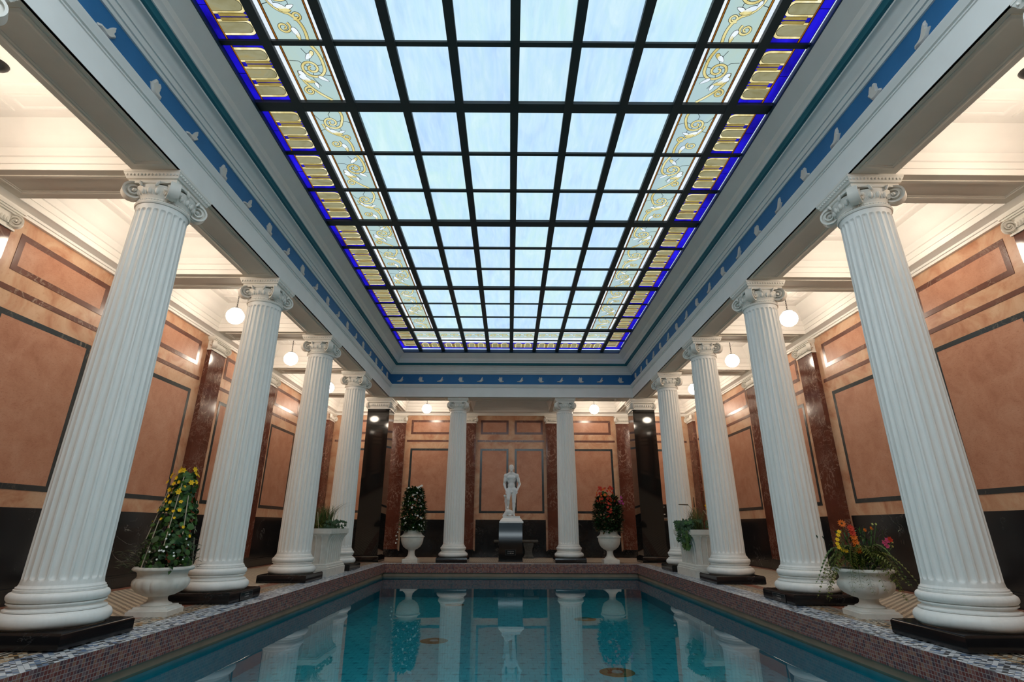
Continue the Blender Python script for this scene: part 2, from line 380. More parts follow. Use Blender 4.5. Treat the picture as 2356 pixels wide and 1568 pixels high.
# walls with their marble inlays
PY = [2.92, 5.62, 8.33, 11.05, 13.80, 16.58, 18.91]
PXF = [-4.22, -1.60, 1.60, 4.22]
def frame(m, P, a0, a1, z0, z1, t, d, mat):
    m.box(P(a0, z1 - t, 0), P(a1, z1, d), mat); m.box(P(a0, z0, 0), P(a1, z0 + t, d), mat)
    m.box(P(a0, z0 + t, 0), P(a0 + t, z1 - t, d), mat); m.box(P(a1 - t, z0 + t, 0), P(a1, z1 - t, d), mat)
def inlay(wall, P, spans, strip, zo=0.0):
    for (a0, a1, b0, b1) in spans:
        m = MB(); frame(m, P, a0, a1, 4.205 + zo, 4.735 + zo, .082, .006, 'strip_brown'); m.build('upper_frame', wall)
        m = MB(); m.box(P(a0 + .082, 4.287 + zo, 0), P(a1 - .082, 4.653 + zo, .004), 'wall_marble_pink'); m.build('upper_panel', wall)
        m = MB(); frame(m, P, b0, b1, 1.447, 3.68 + zo, .075, .006, 'strip_grey'); m.build('lower_frame', wall)
        m = MB(); m.box(P(b0 + .075, 1.522, 0), P(b1 - .075, 3.605 + zo, .004), 'wall_marble_pink'); m.build('lower_panel', wall)
    m = MB()
    for (a, b) in strip: m.box(P(a, 3.92 + zo, 0), P(b, 3.992 + zo, .006), 'strip_brown')
    m.build('string_course', wall)
def dado(wall, P, a0, a1):
    m = MB(); m.box(P(a0, 0, 0), P(a1, 1.222, .012), 'dado_black'); m.build('dado', wall)
for sx, nm in ((-1, 'left'), (1, 'right')):
    m = MB(); m.box((sx * WX, NY - .3, -.03), (sx * (WX + .3), WY + .3, 5.75), 'wall_marble_cream')
    wl = struct(m.build('wall_' + nm))
    P = lambda a, z, d, sx=sx: (sx * (WX - d), a, z)
    sp = []
    for i in range(len(PY) - 1):
        a, b = PY[i], PY[i + 1]
        sp.append((a + .53, b - .53, a + .56, b - .56))
    gaps = [(NY, PY[0] - .36)] + [(a + .36, b - .36) for a, b in zip(PY[:-1], PY[1:])]
    inlay(wl, P, sp, gaps)
    for g_ in gaps: dado(wl, P, *g_)
    m = MB()
    for (z0, z1, d) in ((0, .17, .075), (.17, .2, .055)): m.box(P(NY + .05, z0, .012), P(WY - .05, z1, d), 'dado_black')
    struct(m.build('baseboard_' + nm))
m = MB(); m.box((-WX, WY, -.03), (WX, WY + .3, 5.75), 'wall_marble_cream'); wf = struct(m.build('wall_far'))
P = lambda a, z, d: (a, WY - d, z)
sp = [(-3.73, -2.10, -3.71, -2.12), (-1.13, -.09, -1.13, -.09), (.14, 1.19, .14, 1.20), (2.10, 3.73, 2.12, 3.75), (-6.15, -4.78, -6.12, -4.80), (4.78, 6.15, 4.80, 6.12)]
gaps = [(-WX + .16, PXF[0] - .36)] + [(a + .36, b - .36) for a, b in zip(PXF[:-1], PXF[1:])] + [(PXF[3] + .36, WX - .16)]
inlay(wf, P, sp, gaps, .025)
for g_ in gaps: dado(wf, P, *g_)
m = MB()
for (z0, z1, d) in ((0, .17, .075), (.17, .2, .055)): m.box((-WX + .08, WY - d, z0), (WX - .08, WY - .012, z1), 'dado_black')
struct(m.build('baseboard_far'))
m = MB(); m.box((-WX, NY - .3, -.03), (WX, NY, 5.75), 'wall_marble_cream'); wn_ = struct(m.build('wall_near'))
P = lambda a, z, d: (a, NY + d, z); dado(wn_, P, -WX, WX)

# wall architrave that carries the cross beams
m = MB(); m.ring(RW, [(-.02, 4.93), (.05, 4.93), (.05, 4.972), (.068, 4.976), (.068, 5.012), (.085, 5.018), (.13, 5.038), (.175, 5.046), (.18, 5.09)], 'ceiling_plaster')
struct(m.build('trim_2'))

# ring beam and its entablature round the skylight
RE = (-BX0, BX0, -.6, FY0)
ent = struct(empty('trim_3', (0, 0, 0)))
m = MB(); t_ = .004
for sx in (-1, 1):
    m.box((sx * (BX0 + t_), -1.17, ZS), (sx * BX1, FY1, 5.3), 'shaded_soffit_plaster'); m.box((sx * (BX0 + .1), -1.17, 5.3), (sx * BX1, FY1, 5.75), 'ceiling_plaster')
m.box((-BX0 - t_, FY0 + t_, ZS), (BX0 + t_, FY1, 5.3), 'shaded_soffit_plaster'); m.box((-BX0 - .1, FY0 + .1, 5.3), (BX0 + .1, FY1, 5.75), 'ceiling_plaster')
m.box((-BX0 - t_, -1.17, ZS), (BX0 + t_, -.604, 5.3), 'shaded_soffit_plaster'); m.box((-BX0 - .1, -1.17, 5.3), (BX0 + .1, -.7, 5.75), 'ceiling_plaster')
m.build('ring_beam', ent)
CY = [2.62, 5.40, 8.19, 10.97, 13.76]
PANEL = [(0, ZS + .002), (0, ZS - .012), (.018, ZS - .018), (.036, ZS - .016), (.042, ZS - .008), (.062, ZS - .006), (.068, ZS + .002)]
ys = [-.2] + CY + [16.75]
for sx in (-1, 1):
    for a, b in zip(ys[:-1], ys[1:]):
        m = MB(); c = sx * (BX0 + BX1) / 2; m.ring((c - .205, c + .205, a + .42, b - .42), PANEL, 'shaded_soffit_plaster'); m.build('soffit_panel', ent)
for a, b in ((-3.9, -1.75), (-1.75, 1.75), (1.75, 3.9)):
    m = MB(); c = (FY0 + FY1) / 2; m.ring((a + .42, b - .42, c - .2, c + .2), PANEL, 'shaded_soffit_plaster'); m.build('soffit_panel', ent)
def ringpart(name, prof, mat, rect=RE):
    m = MB(); m.ring(rect, prof, mat); return m.build(name, ent)
ringpart('fascia', [(-.03, ZS), (0, ZS), (0, 5.255), (.012, 5.258), (.012, 5.275), (.03, 5.283), (.04, 5.31), (.062, 5.345), (.066, 5.362), (-.03, 5.366)], 'beam_plaster')
ringpart('frieze', [(-.03, 5.36), (-.03, 5.725)], 'frieze_blue')
ringpart('lower_cornice', [(-.03, 5.715), (-.012, 5.718), (0, 5.735), (0, 5.752), (.018, 5.757), (.028, 5.79), (.034, 5.815), (.05, 5.818), (.052, 5.836), (.075, 5.862), (.10, 5.905), (.135, 5.94), (.16, 5.952), (.166, 5.968)], 'beam_plaster')
ringpart('cove', [(.160, 5.966), (.172, 5.97), (.198, 5.984), (.202, 6.0), (.224, 6.02), (.232, 6.036)], 'cove_teal')
ringpart('upper_cornice', [(.225, 6.03), (.243, 6.034), (.243, 6.05), (.262, 6.075), (.285, 6.10), (.285, 6.115), (.305, 6.145), (.305, 6.16), (.335, 6.19), (.36, 6.215), (.42, 6.28), (.455, 6.315)], 'beam_plaster')
ringpart('skylight_curb', [(.448, 6.31), (.462, 6.312), (.462, 6.33), (.445, 6.36), (.43, 6.44)], 'frame_teal')

# cross beams over the aisles and the end gallery
CB = [-2.7, .05, 2.78, 5.50, 8.24, 11.0, 13.78, 16.65]
XW = WX - .18
bno = 4
def beam(a, b, panel):
    global bno
    m = MB(); m.box((a[0], a[1], ZB), (b[0], b[1], 5.7), 'ceiling_plaster')
    # soffit skin in darker plaster: the underside's shade is put into its colour
    z = ZB - .004; m.box((a[0], a[1], z), (b[0], b[1], ZB + .03), 'shaded_soffit_plaster')
    o = struct(m.build('trim_%d' % bno)); bno += 1
    q = MB(); pr = [(s, zz - ZS + ZB - .004) for s, zz in PANEL]; q.ring(panel, pr, 'shaded_soffit_plaster'); q.build('soffit_panel', o)
for sx in (-1, 1):
    for y in CB:
        xa, xb = sorted((sx * (BX1 - .01), sx * XW)); beam((xa, y - .29), (xb, y + .29), (xa + .12, xb - .10, y - .19, y + .19))
for x in (-4.235, -1.70, 1.70, 4.235): beam((x - .285, FY1 - .01), (x + .285, WY - .17), (x - .19, x + .19, FY1 + .12, WY - .28))

# ceiling bays: cornice and shallow framed panels
ceil = struct(empty('ceiling', (0, 0, ZC)))
CORN = [(.004, ZB - .003), (.004, 5.13), (.014, 5.134), (.014, 5.225), (.03, 5.235), (.045, 5.285), (.06, 5.315), (.06, 5.33), (.078, 5.345), (.095, 5.40), (.115, 5.43), (.115, 5.445), (.17, 5.52), (.23, 5.585), (.25, ZC + .01)]
bays = []
for sx in (-1, 1):
    for a, b in zip(CB[:-1], CB[1:]): bays.append((*sorted((sx * BX1, sx * XW)), a + .29, b - .29))
    bays.append((*sorted((sx * BX1, sx * XW)), CB[-1] + .29, WY - .18))
bays += [(-3.95, -1.985, FY1, WY - .18), (-1.415, 1.415, FY1, WY - .18), (1.985, 3.95, FY1, WY - .18)]
FR = [(0, ZC + .004), (0, ZC - .018), (.022, ZC - .022), (.05, ZC - .010), (.06, ZC + .004)]
for (a0, a1, b0, b1) in bays:
    m = MB(); m.box((a0 - .02, b0 - .02, ZC), (a1 + .02, b1 + .02, ZC + .12), 'ceiling_plaster')
    k = m.build('ceiling_bay', ceil); k.location = (0, 0, -ZC)
    m = MB(); m.ring((a0, a1, b0, b1), CORN, 'ceiling_plaster'); o = m.build('bay_cornice', k)
    cx, cy = (a0 + a1) / 2, (b0 + b1) / 2; hx, hy = (a1 - a0) / 2 - .36, (b1 - b0) / 2 - .36
    m = MB()
    m.ring((cx - .30, cx + .30, cy - .36, cy + .36), FR, 'ceiling_plaster')
    for ix in (-1, 0, 1):
        for iy in (-1, 0, 1):
            if ix == 0 and iy == 0: continue
            wx = hx - .40; wy = hy - .46
            px0, px1 = (cx - .30, cx + .30) if ix == 0 else sorted((cx + ix * .40, cx + ix * hx))
            py0, py1 = (cy - .36, cy + .36) if iy == 0 else sorted((cy + iy * .46, cy + iy * hy))
            if px1 - px0 > .15 and py1 - py0 > .15: m.ring((px0, px1, py0, py1), FR, 'ceiling_plaster')
    m.build('coffer_frame', k)
# ceiling strips over the near end, behind the photographer
m = MB(); m.box((-BX0, NY, 5.3), (BX0, -1.0, 5.5), 'ceiling_plaster'); m.build('near_ceiling', ceil).location = (0, 0, -ZC)

# ---------------------------------------------------------------- skylight
K = .9873; ZG = 6.435
win = struct(empty('window_1', (0, 8, ZG)))
BARX = [-2.993, -2.248, -1.502, -.759, -.004, .746, 1.497, 2.239, 2.988]
BARY = [(0.91, .064), (1.87, .064), (2.76, .163), (3.73, .064), (4.657, .064), (5.643, .163), (6.615, .060), (7.557, .063), (8.562, .163), (9.523, .065), (10.45, .063), (11.435, .130), (12.395, .04), (13.315, .055), (14.30, .135), (15.22, .045)]
X0, X1, YA, YE = -3.60, 3.55, 0.0, 16.30
m = MB(); e = .06
for x in BARX: m.box(((x - .057) * K, -.2, ZG - .055 - 0), ((x + .057) * K, YE * K, ZG + .02), 'skylight_metal')
m.build('long_bars', win).location = (0, -8, -ZG)
m = MB()
for y, wd in BARY:
    dz = .05 if wd > .1 else .03
    m.box((X0 * K, (y - wd / 2) * K, ZG - dz), (X1 * K, (y + wd / 2) * K, ZG + .02), 'skylight_metal')
m.build('cross_bars', win).location = (0, -8, -ZG)
def pane(name, geo):
    o = geo.build(name, win, False); o.location = (0, -8, -ZG); return o
def quad(m, x0, x1, y0, y1, mat, dz=0.0):
    z = ZG - dz
    m.add([(x0 * K, y0 * K, z), (x0 * K, y1 * K, z), (x1 * K, y1 * K, z), (x1 * K, y0 * K, z)], [(0, 1, 2, 3)], mat)
def ribbon(m, pts, w0, w1, mat, dz, lead=.006):
    n = len(pts)
    for (ex, mt, z) in ((lead, 'lead_came', dz), (0, mat, dz + .0012)):
        vs = []
        for i, (px, py) in enumerate(pts):
            a, b = pts[max(i - 1, 0)], pts[min(i + 1, n - 1)]; dx, dy = b[0] - a[0], b[1] - a[1]; L = math.hypot(dx, dy) or 1
            wd = (w0 + (w1 - w0) * i / (n - 1)) / 2 + ex; nx, ny = -dy / L * wd, dx / L * wd
            vs += [((px + nx) * K, (py + ny) * K, ZG - z), ((px - nx) * K, (py - ny) * K, ZG - z)]
        m.add(vs, [(2 * i, 2 * i + 1, 2 * i + 3, 2 * i + 2) for i in range(n - 1)], mt)
def blob(m, cx, cy, rx, ry, ang, mat, dz, lead=.006, n=14, tip=0.0):
    ca, sa = math.cos(ang), math.sin(ang)
    for (ex, mt, z) in ((lead, 'lead_came', dz), (0, mat, dz + .0012)):
        vs = []
        for i in range(n):
            t = 2 * PI * i / n; px = (rx + ex) * math.cos(t); py = (ry + ex) * math.sin(t) * (1 - tip * math.cos(t))
            vs.append(((cx + px * ca - py * sa) * K, (cy + px * sa + py * ca) * K, ZG - z))
        m.add(vs, [tuple(range(n))], mt)
def lead_line(m, pts, dz=.0016): ribbon(m, pts, .007, .007, 'lead_came', dz, 0)
def spiral(cx, cy, r0, a0, turns, sgn, r1=.022, n=44):
    return [(cx + (r0 + (r1 - r0) * (t / n) ** .8) * math.cos(a0 + sgn * turns * 2 * PI * t / n), cy + (r0 + (r1 - r0) * (t / n) ** .8) * math.sin(a0 + sgn * turns * 2 * PI * t / n)) for t in range(n + 1)]
def bez(p0, p1, p2, n=14): return [((1 - t) ** 2 * p0[0] + 2 * t * (1 - t) * p1[0] + t * t * p2[0], (1 - t) ** 2 * p0[1] + 2 * t * (1 - t) * p1[1] + t * t * p2[1]) for t in [i / n for i in range(n + 1)]]
def scroll_panel(cx, y0, y1, g, kind, horiz=False):
    """scrollwork panel: g = +1/-1 mirrors it; strips of white and amber at the sides"""
    m = MB(); h = y1 - y0
    def T(u, v): return (cx + g * u, y0 + v * h / .9)
    xs = [-.335, -.26, -.235, .235, .257, .335]
    for (a, b, mt) in ((xs[0], xs[1], 'glass_white'), (xs[1], xs[2], 'glass_amber'), (xs[2], xs[3], 'glass_green'), (xs[3], xs[4], 'glass_amber'), (xs[4], xs[5], 'glass_white')):
        p, q = sorted((cx + g * a, cx + g * b)); quad(m, p, q, y0, y1, mt)
    for a in xs[1:5]: lead_line(m, [T(a, 0), T(a, .9)], .001)
    A = lambda pts: [T(*p) for p in pts]
    if kind == 0:
        c, r = (.02, .36), .165
        for a in range(6):
            th = a * 1.05 + .4; lead_line(m, A([(c[0] + .05 * math.cos(th), c[1] + .05 * math.sin(th)), (c[0] + .17 * math.cos(th + .3), c[1] + .17 * math.sin(th + .3)), (max(-.235, min(.235, c[0] + .26 * math.cos(th))), c[1] + .3 * math.sin(th))]))
        ribbon(m, A(bez((.12, 0), (.20, .12), (.19, .30), 10) + spiral(c[0], c[1], r, .05, 1.75, 1)), .034, .024, 'glass_cream', .002)
        ribbon(m, A(bez((-.16, .40), (-.22, .62), (.12, .9), 14)), .026, .034, 'glass_cream', .002)
        ribbon(m, A(spiral(-.13, .74, .075, -1.2, 1.3, -1)), .026, .018, 'glass_cream', .0025)
        for (u, v, rx, ry, an, mt) in ((-.12, .52, .075, .034, .5, 'glass_white'), (-.07, .57, .07, .03, .25, 'glass_cream'), (-.13, .45, .055, .028, .9, 'glass_white'), (.12, .53, .07, .024, .6, 'glass_white'), (.04, .18, .06, .028, 2.4, 'glass_white'), (.09, .14, .05, .022, 2.1, 'glass_cream'), (.0, .64, .05, .022, 1.4, 'glass_white')):
            blob(m, *T(u, v), rx, ry, an * g if g > 0 else PI - an, mt, .004, tip=.4)
    else:
        c, r = (-.03, .27), .14
        for a in range(5):
            th = a * 1.25; lead_line(m, A([(c[0] + .05 * math.cos(th), c[1] + .05 * math.sin(th)), (c[0] + .16 * math.cos(th - .3), c[1] + .16 * math.sin(th - .3)), (max(-.235, min(.235, c[0] + .27 * math.cos(th))), c[1] + .28 * math.sin(th))]))
        ribbon(m, A(bez((.12, 0), (.20, .10), (.11, .28), 10) + spiral(c[0], c[1], r, .1, 1.7, 1)), .032, .022, 'glass_cream', .002)
        ribbon(m, A(bez((-.17, .30), (-.16, .5), (.02, .55), 10) + bez((.02, .55), (.16, .66), (.12, .9), 10)), .026, .032, 'glass_cream', .002)
        ribbon(m, A(spiral(.10, .58, .06, 2.4, 1.3, -1)), .022, .016, 'glass_cream', .0025)
        ribbon(m, A(spiral(-.10, .73, .085, -.8, 1.4, 1)), .026, .018, 'glass_cream', .0025)
        for (u, v, rx, ry, an, mt) in ((-.04, .46, .075, .03, .35, 'glass_white'), (.0, .50, .07, .03, .2, 'glass_cream'), (.07, .46, .05, .022, -.4, 'glass_white'), (.02, .80, .07, .03, 1.2, 'glass_white'), (.03, .86, .05, .022, 1.6, 'glass_cream'), (-.12, .40, .045, .02, 1.2, 'glass_white')):
            blob(m, *T(u, v), rx, ry, an * g if g > 0 else PI - an, mt, .004, tip=.4)
    return pane('scroll_panel', m)
def egg(m, x_open, x_end, yc, hw, horiz=False):
    """one gold tongue: open at x_open, arched at x_end"""
    g = 1 if x_end > x_open else -1; xc = x_end - g * hw
    def arc(r): return [(x_open, yc - r)] + [(xc + g * r * math.sin(t), yc - r * math.cos(t)) for t in [PI * i / 12 for i in range(13)]] + [(x_open, yc + r)]
    S = (lambda p: (p[1], p[0])) if horiz else (lambda p: p)
    for r, mt, z in ((hw + .006, 'lead_came', .0012), (hw, 'glass_rim', .0024), (hw - .032, 'lead_came', .0036), (hw - .038, 'glass_olive', .0048)):
        p = [S(q) for q in arc(r)]; m.add([(a * K, b * K, ZG - z) for a, b in p], [tuple(range(len(p)))], mt)
def egg_panel(side, y0, y1):
    m = MB(); g = -side; xo = side * 3.575 if side > 0 else -3.61
    xb, xa, xi = (-3.475, -3.452, -3.05) if side < 0 else (3.425, 3.40, 3.045)
    xg = xo - side * .028
    quad(m, *sorted((xo, xg)), y0, y1, 'glass_sky'); quad(m, *sorted((xg, xb)), y0, y1, 'glass_blue'); quad(m, *sorted((xb, xa)), y0, y1, 'glass_amber'); quad(m, *sorted((xa, xi)), y0, y1, 'glass_blue')
    for x in (xg, xb, xa): lead_line(m, [(x, y0), (x, y1)], .001)
    lead_line(m, [(xg, (y0 + y1) / 2), (xb, (y0 + y1) / 2)], .001)
    n = 3; p = (y1 - y0) / n; hw = p * .36
    for i in range(n):
        yc = y0 + p * (i + .5) + (.0 if i == 1 else (.012 if i == 0 else -.012))
        egg(m, xa, xi, yc, hw)
        for s in ((-1, 1) if i == n - 1 else (1,)):
            if s < 0: continue
            if i == n - 1: continue
            ym = y0 + p * (i + 1)
            for q in (-1, 1):
                yy = ym + q * .026; x2 = xa + g * .05; x3 = xi - g * .06
                vs = [(x2, yy - .024), (x3, yy - .024), (x3 + g * .04, yy + q * .0 - .008 * q), (x3, yy + .024), (x2, yy + .024)]
                for ex, mt, z in ((1.0, 'lead_came', .0028), (.8, 'glass_gold', .004)):
                    m.add([(a * K, (yy + (b - yy) * ex) * K, ZG - z) for a, b in vs], [tuple(range(5))], mt)
    return pane('egg_border_panel', m)
rows = [(a[0] + a[1] / 2, b[0] - b[1] / 2) for a, b in zip(BARY[:-1], BARY[1:])]
for j, (y0, y1) in enumerate(rows[:-1]):
    for i in range(1, 7):
        m = MB(); quad(m, BARX[i] + .057, BARX[i + 1] - .057, y0, y1, 'glass_opal'); pane('glass_pane', m)
    scroll_panel((BARX[0] + BARX[1]) / 2, y0, y1, 1, j % 2); scroll_panel((BARX[7] + BARX[8]) / 2, y0, y1, -1, j % 2)
    egg_panel(-1, y0, y1); egg_panel(1, y0, y1)
# the end rows: a scroll band turned crosswise, then tongues, blue and a clear strip
y0, y1 = rows[-1]
for i in range(8):
    a, b = BARX[i] + .057, BARX[i + 1] - .057; m = MB(); last = i in (0, 7)
    for (p, q, mt) in ((y0, y0 + .20, 'glass_white'), (y0 + .20, y0 + .225, 'glass_amber'), (y0 + .225, y1 - .20, 'glass_green'), (y1 - .20, y1 - .18, 'glass_amber'), (y1 - .18, y1, 'glass_white')): quad(m, a, b, p, q, mt)
    c = (a + b) / 2; yc = (y0 + y1) / 2 + .02; g = -1 if i < 4 else 1
    for k, dx in ((0, -.17), (1, .15)):
        ribbon(m, spiral(c + dx, yc, .13, k * PI, 1.5, 1 if k else -1), .026, .02, 'glass_cream', .002)
        blob(m, c + dx + .13, yc - .08, .06, .025, .6, 'glass_white', .004); blob(m, c + dx - .1, yc + .1, .055, .022, -.5, 'glass_white', .004)
    ribbon(m, bez((a, yc + .1), (c, yc - .25), (b, yc + .1), 12), .022, .022, 'glass_cream', .0015)
    pane('scroll_panel', m)
yt, yo = 15.50, 15.93
for i in range(8):
    a, b = BARX[i] + .057, BARX[i + 1] - .057; m = MB(); y2 = 15.2425
    quad(m, a, b, y2, yt - .03, 'glass_white'); quad(m, a, b, yt - .03, 16.06, 'glass_blue'); quad(m, a, b, 16.06, 16.18, 'glass_sky'); 
    for q in (0, 1):
        xc = a + (b - a) * (.27 + .46 * q); egg(m, yo, yt, xc, .105, True)
    for q in (.02, .5, .98):
        for d in (-1, 1):
            xx = a + (b - a) * q + d * .024
            if a < xx < b:
                for ex, mt, z in ((.024, 'lead_came', .0028), (.019, 'glass_gold', .004)): m.add([((xx - ex) * K, yo * K, ZG - z), ((xx - ex) * K, (yt + .06) * K, ZG - z), ((xx + ex) * K, (yt + .06) * K, ZG - z), ((xx + ex) * K, yo * K, ZG - z)], [(0, 1, 2, 3)], mt)
    lead_line(m, [(a, yo + .03), (b, yo + .03)], .001); pane('egg_border_panel', m)
for side in (-1, 1):
    for (p, q) in ((14.3675, 15.1975), (15.2425, 16.06)):
        egg_panel(side, p, min(q, 15.9)) if q < 15.5 else egg_panel(side, p, 15.86)
    m = MB(); x_a, x_b = (-3.61, -3.05) if side < 0 else (3.045, 3.575); quad(m, x_a, x_b, 15.86, 16.06, 'glass_blue'); quad(m, x_a, x_b, 16.06, 16.18, 'glass_sky'); pane('corner_glass', m)
# roof above the glass so that no other light enters
m = MB(); m.box((-4.1, -.8, 6.6), (4.1, 16.5, 6.65), 'skylight_metal'); struct(m.build('roof'))
# ---------------------------------------------------------------- columns
N_SEG = 240
def flute(z0, z1, depth):
    def rad(th, r, z):
        u = (th * 24 / (2 * PI)) % 1.0; u = abs(u - .5) * 2          # 0 mid flute .. 1 fillet
        if u > .74: return r
        k = math.sqrt(max(0.0, 1 - (u / .74) ** 2))
        e = .035
        if z < z0 or z > z1: return r
        t = min(1.0, (z - z0) / e, (z1 - z) / e)
        lim = .74 * math.sqrt(max(0.0, 1 - (1 - t) ** 2))
        if u > lim: return r
        return r - depth * k * min(1.0, t * 1.6 + .1)
    return rad
def volute_mb(mat='capital_plaster', zc=0.0, r0=.115, wid=.125, back=.20):
    """scroll in the plane (x, z): runs out along +x and curls down and in; eye stands proud on both sides"""
    m = MB(); pts = [(-back, r0), (-back * .5, r0 + .004)]
    n = 54; turns = 2.15
    for i in range(n + 1):
        t = i / n; a = PI / 2 - turns * 2 * PI * t; r = r0 * (1 - t) ** 1.05 * .88 + r0 * .12
        pts.append((r * math.cos(a), r * math.sin(a)))
    vs = []; N = len(pts)
    for i, (px, pz) in enumerate(pts):
        a, b = pts[max(i - 1, 0)], pts[min(i + 1, N - 1)]; dx, dz = b[0] - a[0], b[1] - a[1]; L = math.hypot(dx, dz) or 1
        nx, nz = -dz / L, dx / L; t = max(0, (i - 2) / (N - 3)); hw = wid * (.42 + .16 * t); th = .011 * (1 - .45 * t)
        for (sy, sn) in ((-1, 1), (1, 1), (1, -1), (-1, -1)): vs.append((px + nx * th * sn, sy * hw, pz + nz * th * sn))
    fs = [(j * 4 + i, j * 4 + (i + 1) % 4, j * 4 + 4 + (i + 1) % 4, j * 4 + 4 + i) for j in range(N - 1) for i in range(4)] + [(3, 2, 1, 0), tuple(range(4 * N - 4, 4 * N))]
    m.add(vs, fs, mat)
    q = MB(); q.rev([(r0 * .92, -.026), (r0 * .92, .026)], mat, 28)
    m.add([(x, z_, y) for x, y, z_ in q.v], q.f, mat)
    for sy in (-1, 1): m.ell((0, sy * wid * .5, 0), (.022, .035, .022), mat, 10, 6)
    return m
def eggs_ring(m, R, z, n, mat, sz=(.026, .026, .045)):
    for i in range(n):
        th = 2 * PI * (i + .5) / n; m.ell((R * math.cos(th), R * math.sin(th), z), sz, mat, 8, 6, Matrix.Rotation(th, 3, 'Z'))
        th = 2 * PI * i / n; m.ell((R * 1.0 * math.cos(th), R * math.sin(th), z - .01), (.012, .008, .045), mat, 5, 5, Matrix.Rotation(th, 3, 'Z'))
VOL = None
def volute(parent, loc, rz, name='volute'):
    global VOL
    if VOL is None: VOL = volute_mb().build(name, parent)
    else:
        c = VOL.copy(); C.objects.link(c); c.parent = parent; c.name = 'volute'
        c.location = loc; c.rotation_euler = (0, 0, rz); return c
    VOL.location = loc; VOL.rotation_euler = (0, 0, rz); return VOL
def abacus_mb(h, z0, z1, mat='capital_plaster'):
    m = MB(); H = z1 - z0
    m.sq([(h - .05, z0), (h - .05, z0 + H * .3), (h - .03, z0 + H * .34), (h - .018, z0 + H * .55), (h - .004, z0 + H * .74), (h - .004, z0 + H * .78), (h, z0 + H * .8), (h, z1)], mat)
    n = 15
    for s in range(4):
        R = Matrix.Rotation(s * PI / 2, 3, 'Z')
        for i in range(n):
            p = R @ Vector((-h + .04 + (2 * h - .08) * i / (n - 1), -(h - .014), z0 + H * .62)); m.ell(p, (.014, .012, .016), mat, 6, 4)
    return m
def make_column():
    root = thing('ionic_column', '-', 'column')
    m = MB(); m.sq([(.443, 0), (.458, .012), (.458, .118), (.444, .14)], 'plinth_black'); m.build('plinth', root)
    m = MB()
    pr = [(.33, .139), (.415, .139)]
    for i in range(11): a = -PI / 2 + PI * i / 10; pr.append((.372 + .066 * math.cos(a), .207 + .066 * math.sin(a)))
    pr += [(.385, .276), (.385, .288), (.372, .292)]
    for i in range(1, 8): a = PI * i / 8; pr.append((.372 - .026 * math.sin(a), .292 + .04 * i / 8))
    pr += [(.372, .333), (.372, .343)]
    for i in range(9): a = -PI / 2 + PI * i / 8; pr.append((.343 + .043 * math.cos(a), .388 + .043 * math.sin(a)))
    pr += [(.348, .434), (.348, .45), (.338, .453), (.338, .468), (.326, .474), (.318, .49), (.30, .49)]
    m.rev(pr, 'column_marble', 64); m.build('base', root)
    m = MB(); zs = [.488, .515, .53, .54, .555, .58] + [.58 + (4.40 - .58) * i / 10 for i in range(1, 11)] + [4.42, 4.44, 4.452, 4.464, 4.476, 4.50, 4.54]
    pr = []
    for z in zs:
        t = (z - .488) / 4.06; r = .312 - .047 * t ** 1.6
        if z < .53: r += .006 * (1 - (z - .488) / .042)
        if z > 4.5: r += .006
        pr.append((r, z))
    m.rev(pr, 'column_marble', N_SEG, True, rad=flute(.53, 4.475, .021)); m.build('shaft', root)
    m = MB()
    pr = [(.262, 4.535), (.283, 4.538), (.290, 4.556), (.283, 4.572), (.270, 4.576), (.270, 4.60), (.262, 4.61), (.27, 4.625), (.30, 4.70), (.315, 4.735), (.318, 4.76), (.30, 4.775), (.22, 4.80)]
    m.rev(pr, 'capital_plaster', 56)
    for i in range(56):
        th = 2 * PI * i / 56; m.ell((.272 * math.cos(th), .272 * math.sin(th), 4.589), (.012, .011, .012), 'capital_plaster', 6, 4)
    eggs_ring(m, .292, 4.695, 22, 'capital_plaster')
    cap = m.build('capital', root)
    m = abacus_mb(.335, 4.80, ZS); m.build('abacus', cap)
    m = MB(); 
    for s in range(4):                        # the little leaves beside the scrolls
        R = Matrix.Rotation(s * PI / 2, 3, 'Z')
        for d in (-1, 1):
            p = R @ Vector((d * .10, -.325, 4.765)); m.ell(p, (.016, .02, .045), 'capital_plaster', 7, 5, R @ Matrix.Rotation(d * .5, 3, 'Y'))
        p = R @ Vector((0, -.30, 4.795)); m.ell(p, (.20, .02, .022), 'capital_plaster', 10, 5, R)
    m.build('leaf_ornament', cap)
    for s in range(4):
        a = PI / 4 + s * PI / 2; volute(cap, (.335 * math.cos(a), .335 * math.sin(a), 4.70), a)
    return root
CX = 4.275
col0 = make_column()
ordn = ['first', 'second', 'third', 'fourth', 'fifth', 'sixth', 'seventh', 'eighth', 'ninth', 'tenth', 'eleventh', 'twelfth', 'thirteenth', 'fourteenth', 'fifteenth', 'sixteenth', 'seventeenth', 'eighteenth', 'nineteenth', 'twentieth']
cols = {}
SIDE = {-1: 'left', 1: 'right'}
lab = {0: 'white fluted column cut off by the top {s} corner, only its scroll in view',
       1: 'largest white fluted Ionic column on the {s}, nearest the camera', 2: 'white fluted column on the {s} just beyond the {u} urn, second in view',
       3: 'white fluted column on the {s} in front of the tall pedestal planter, third in view', 4: 'slim white fluted column on the {s} beside the black corner pier, behind the planter'}
first = True
for sx in (-1, 1):
    for i, y in enumerate(CY):
        o = col0 if first else copy_tree(col0); first = False
        u = 'yellow-flowered' if sx < 0 else 'fern-filled'
        place(o, (sx * CX, y, 0), 0, lab[i].format(s=SIDE[sx], u=u)); o['group'] = 'columns round the pool'; cols[(sx, i)] = o
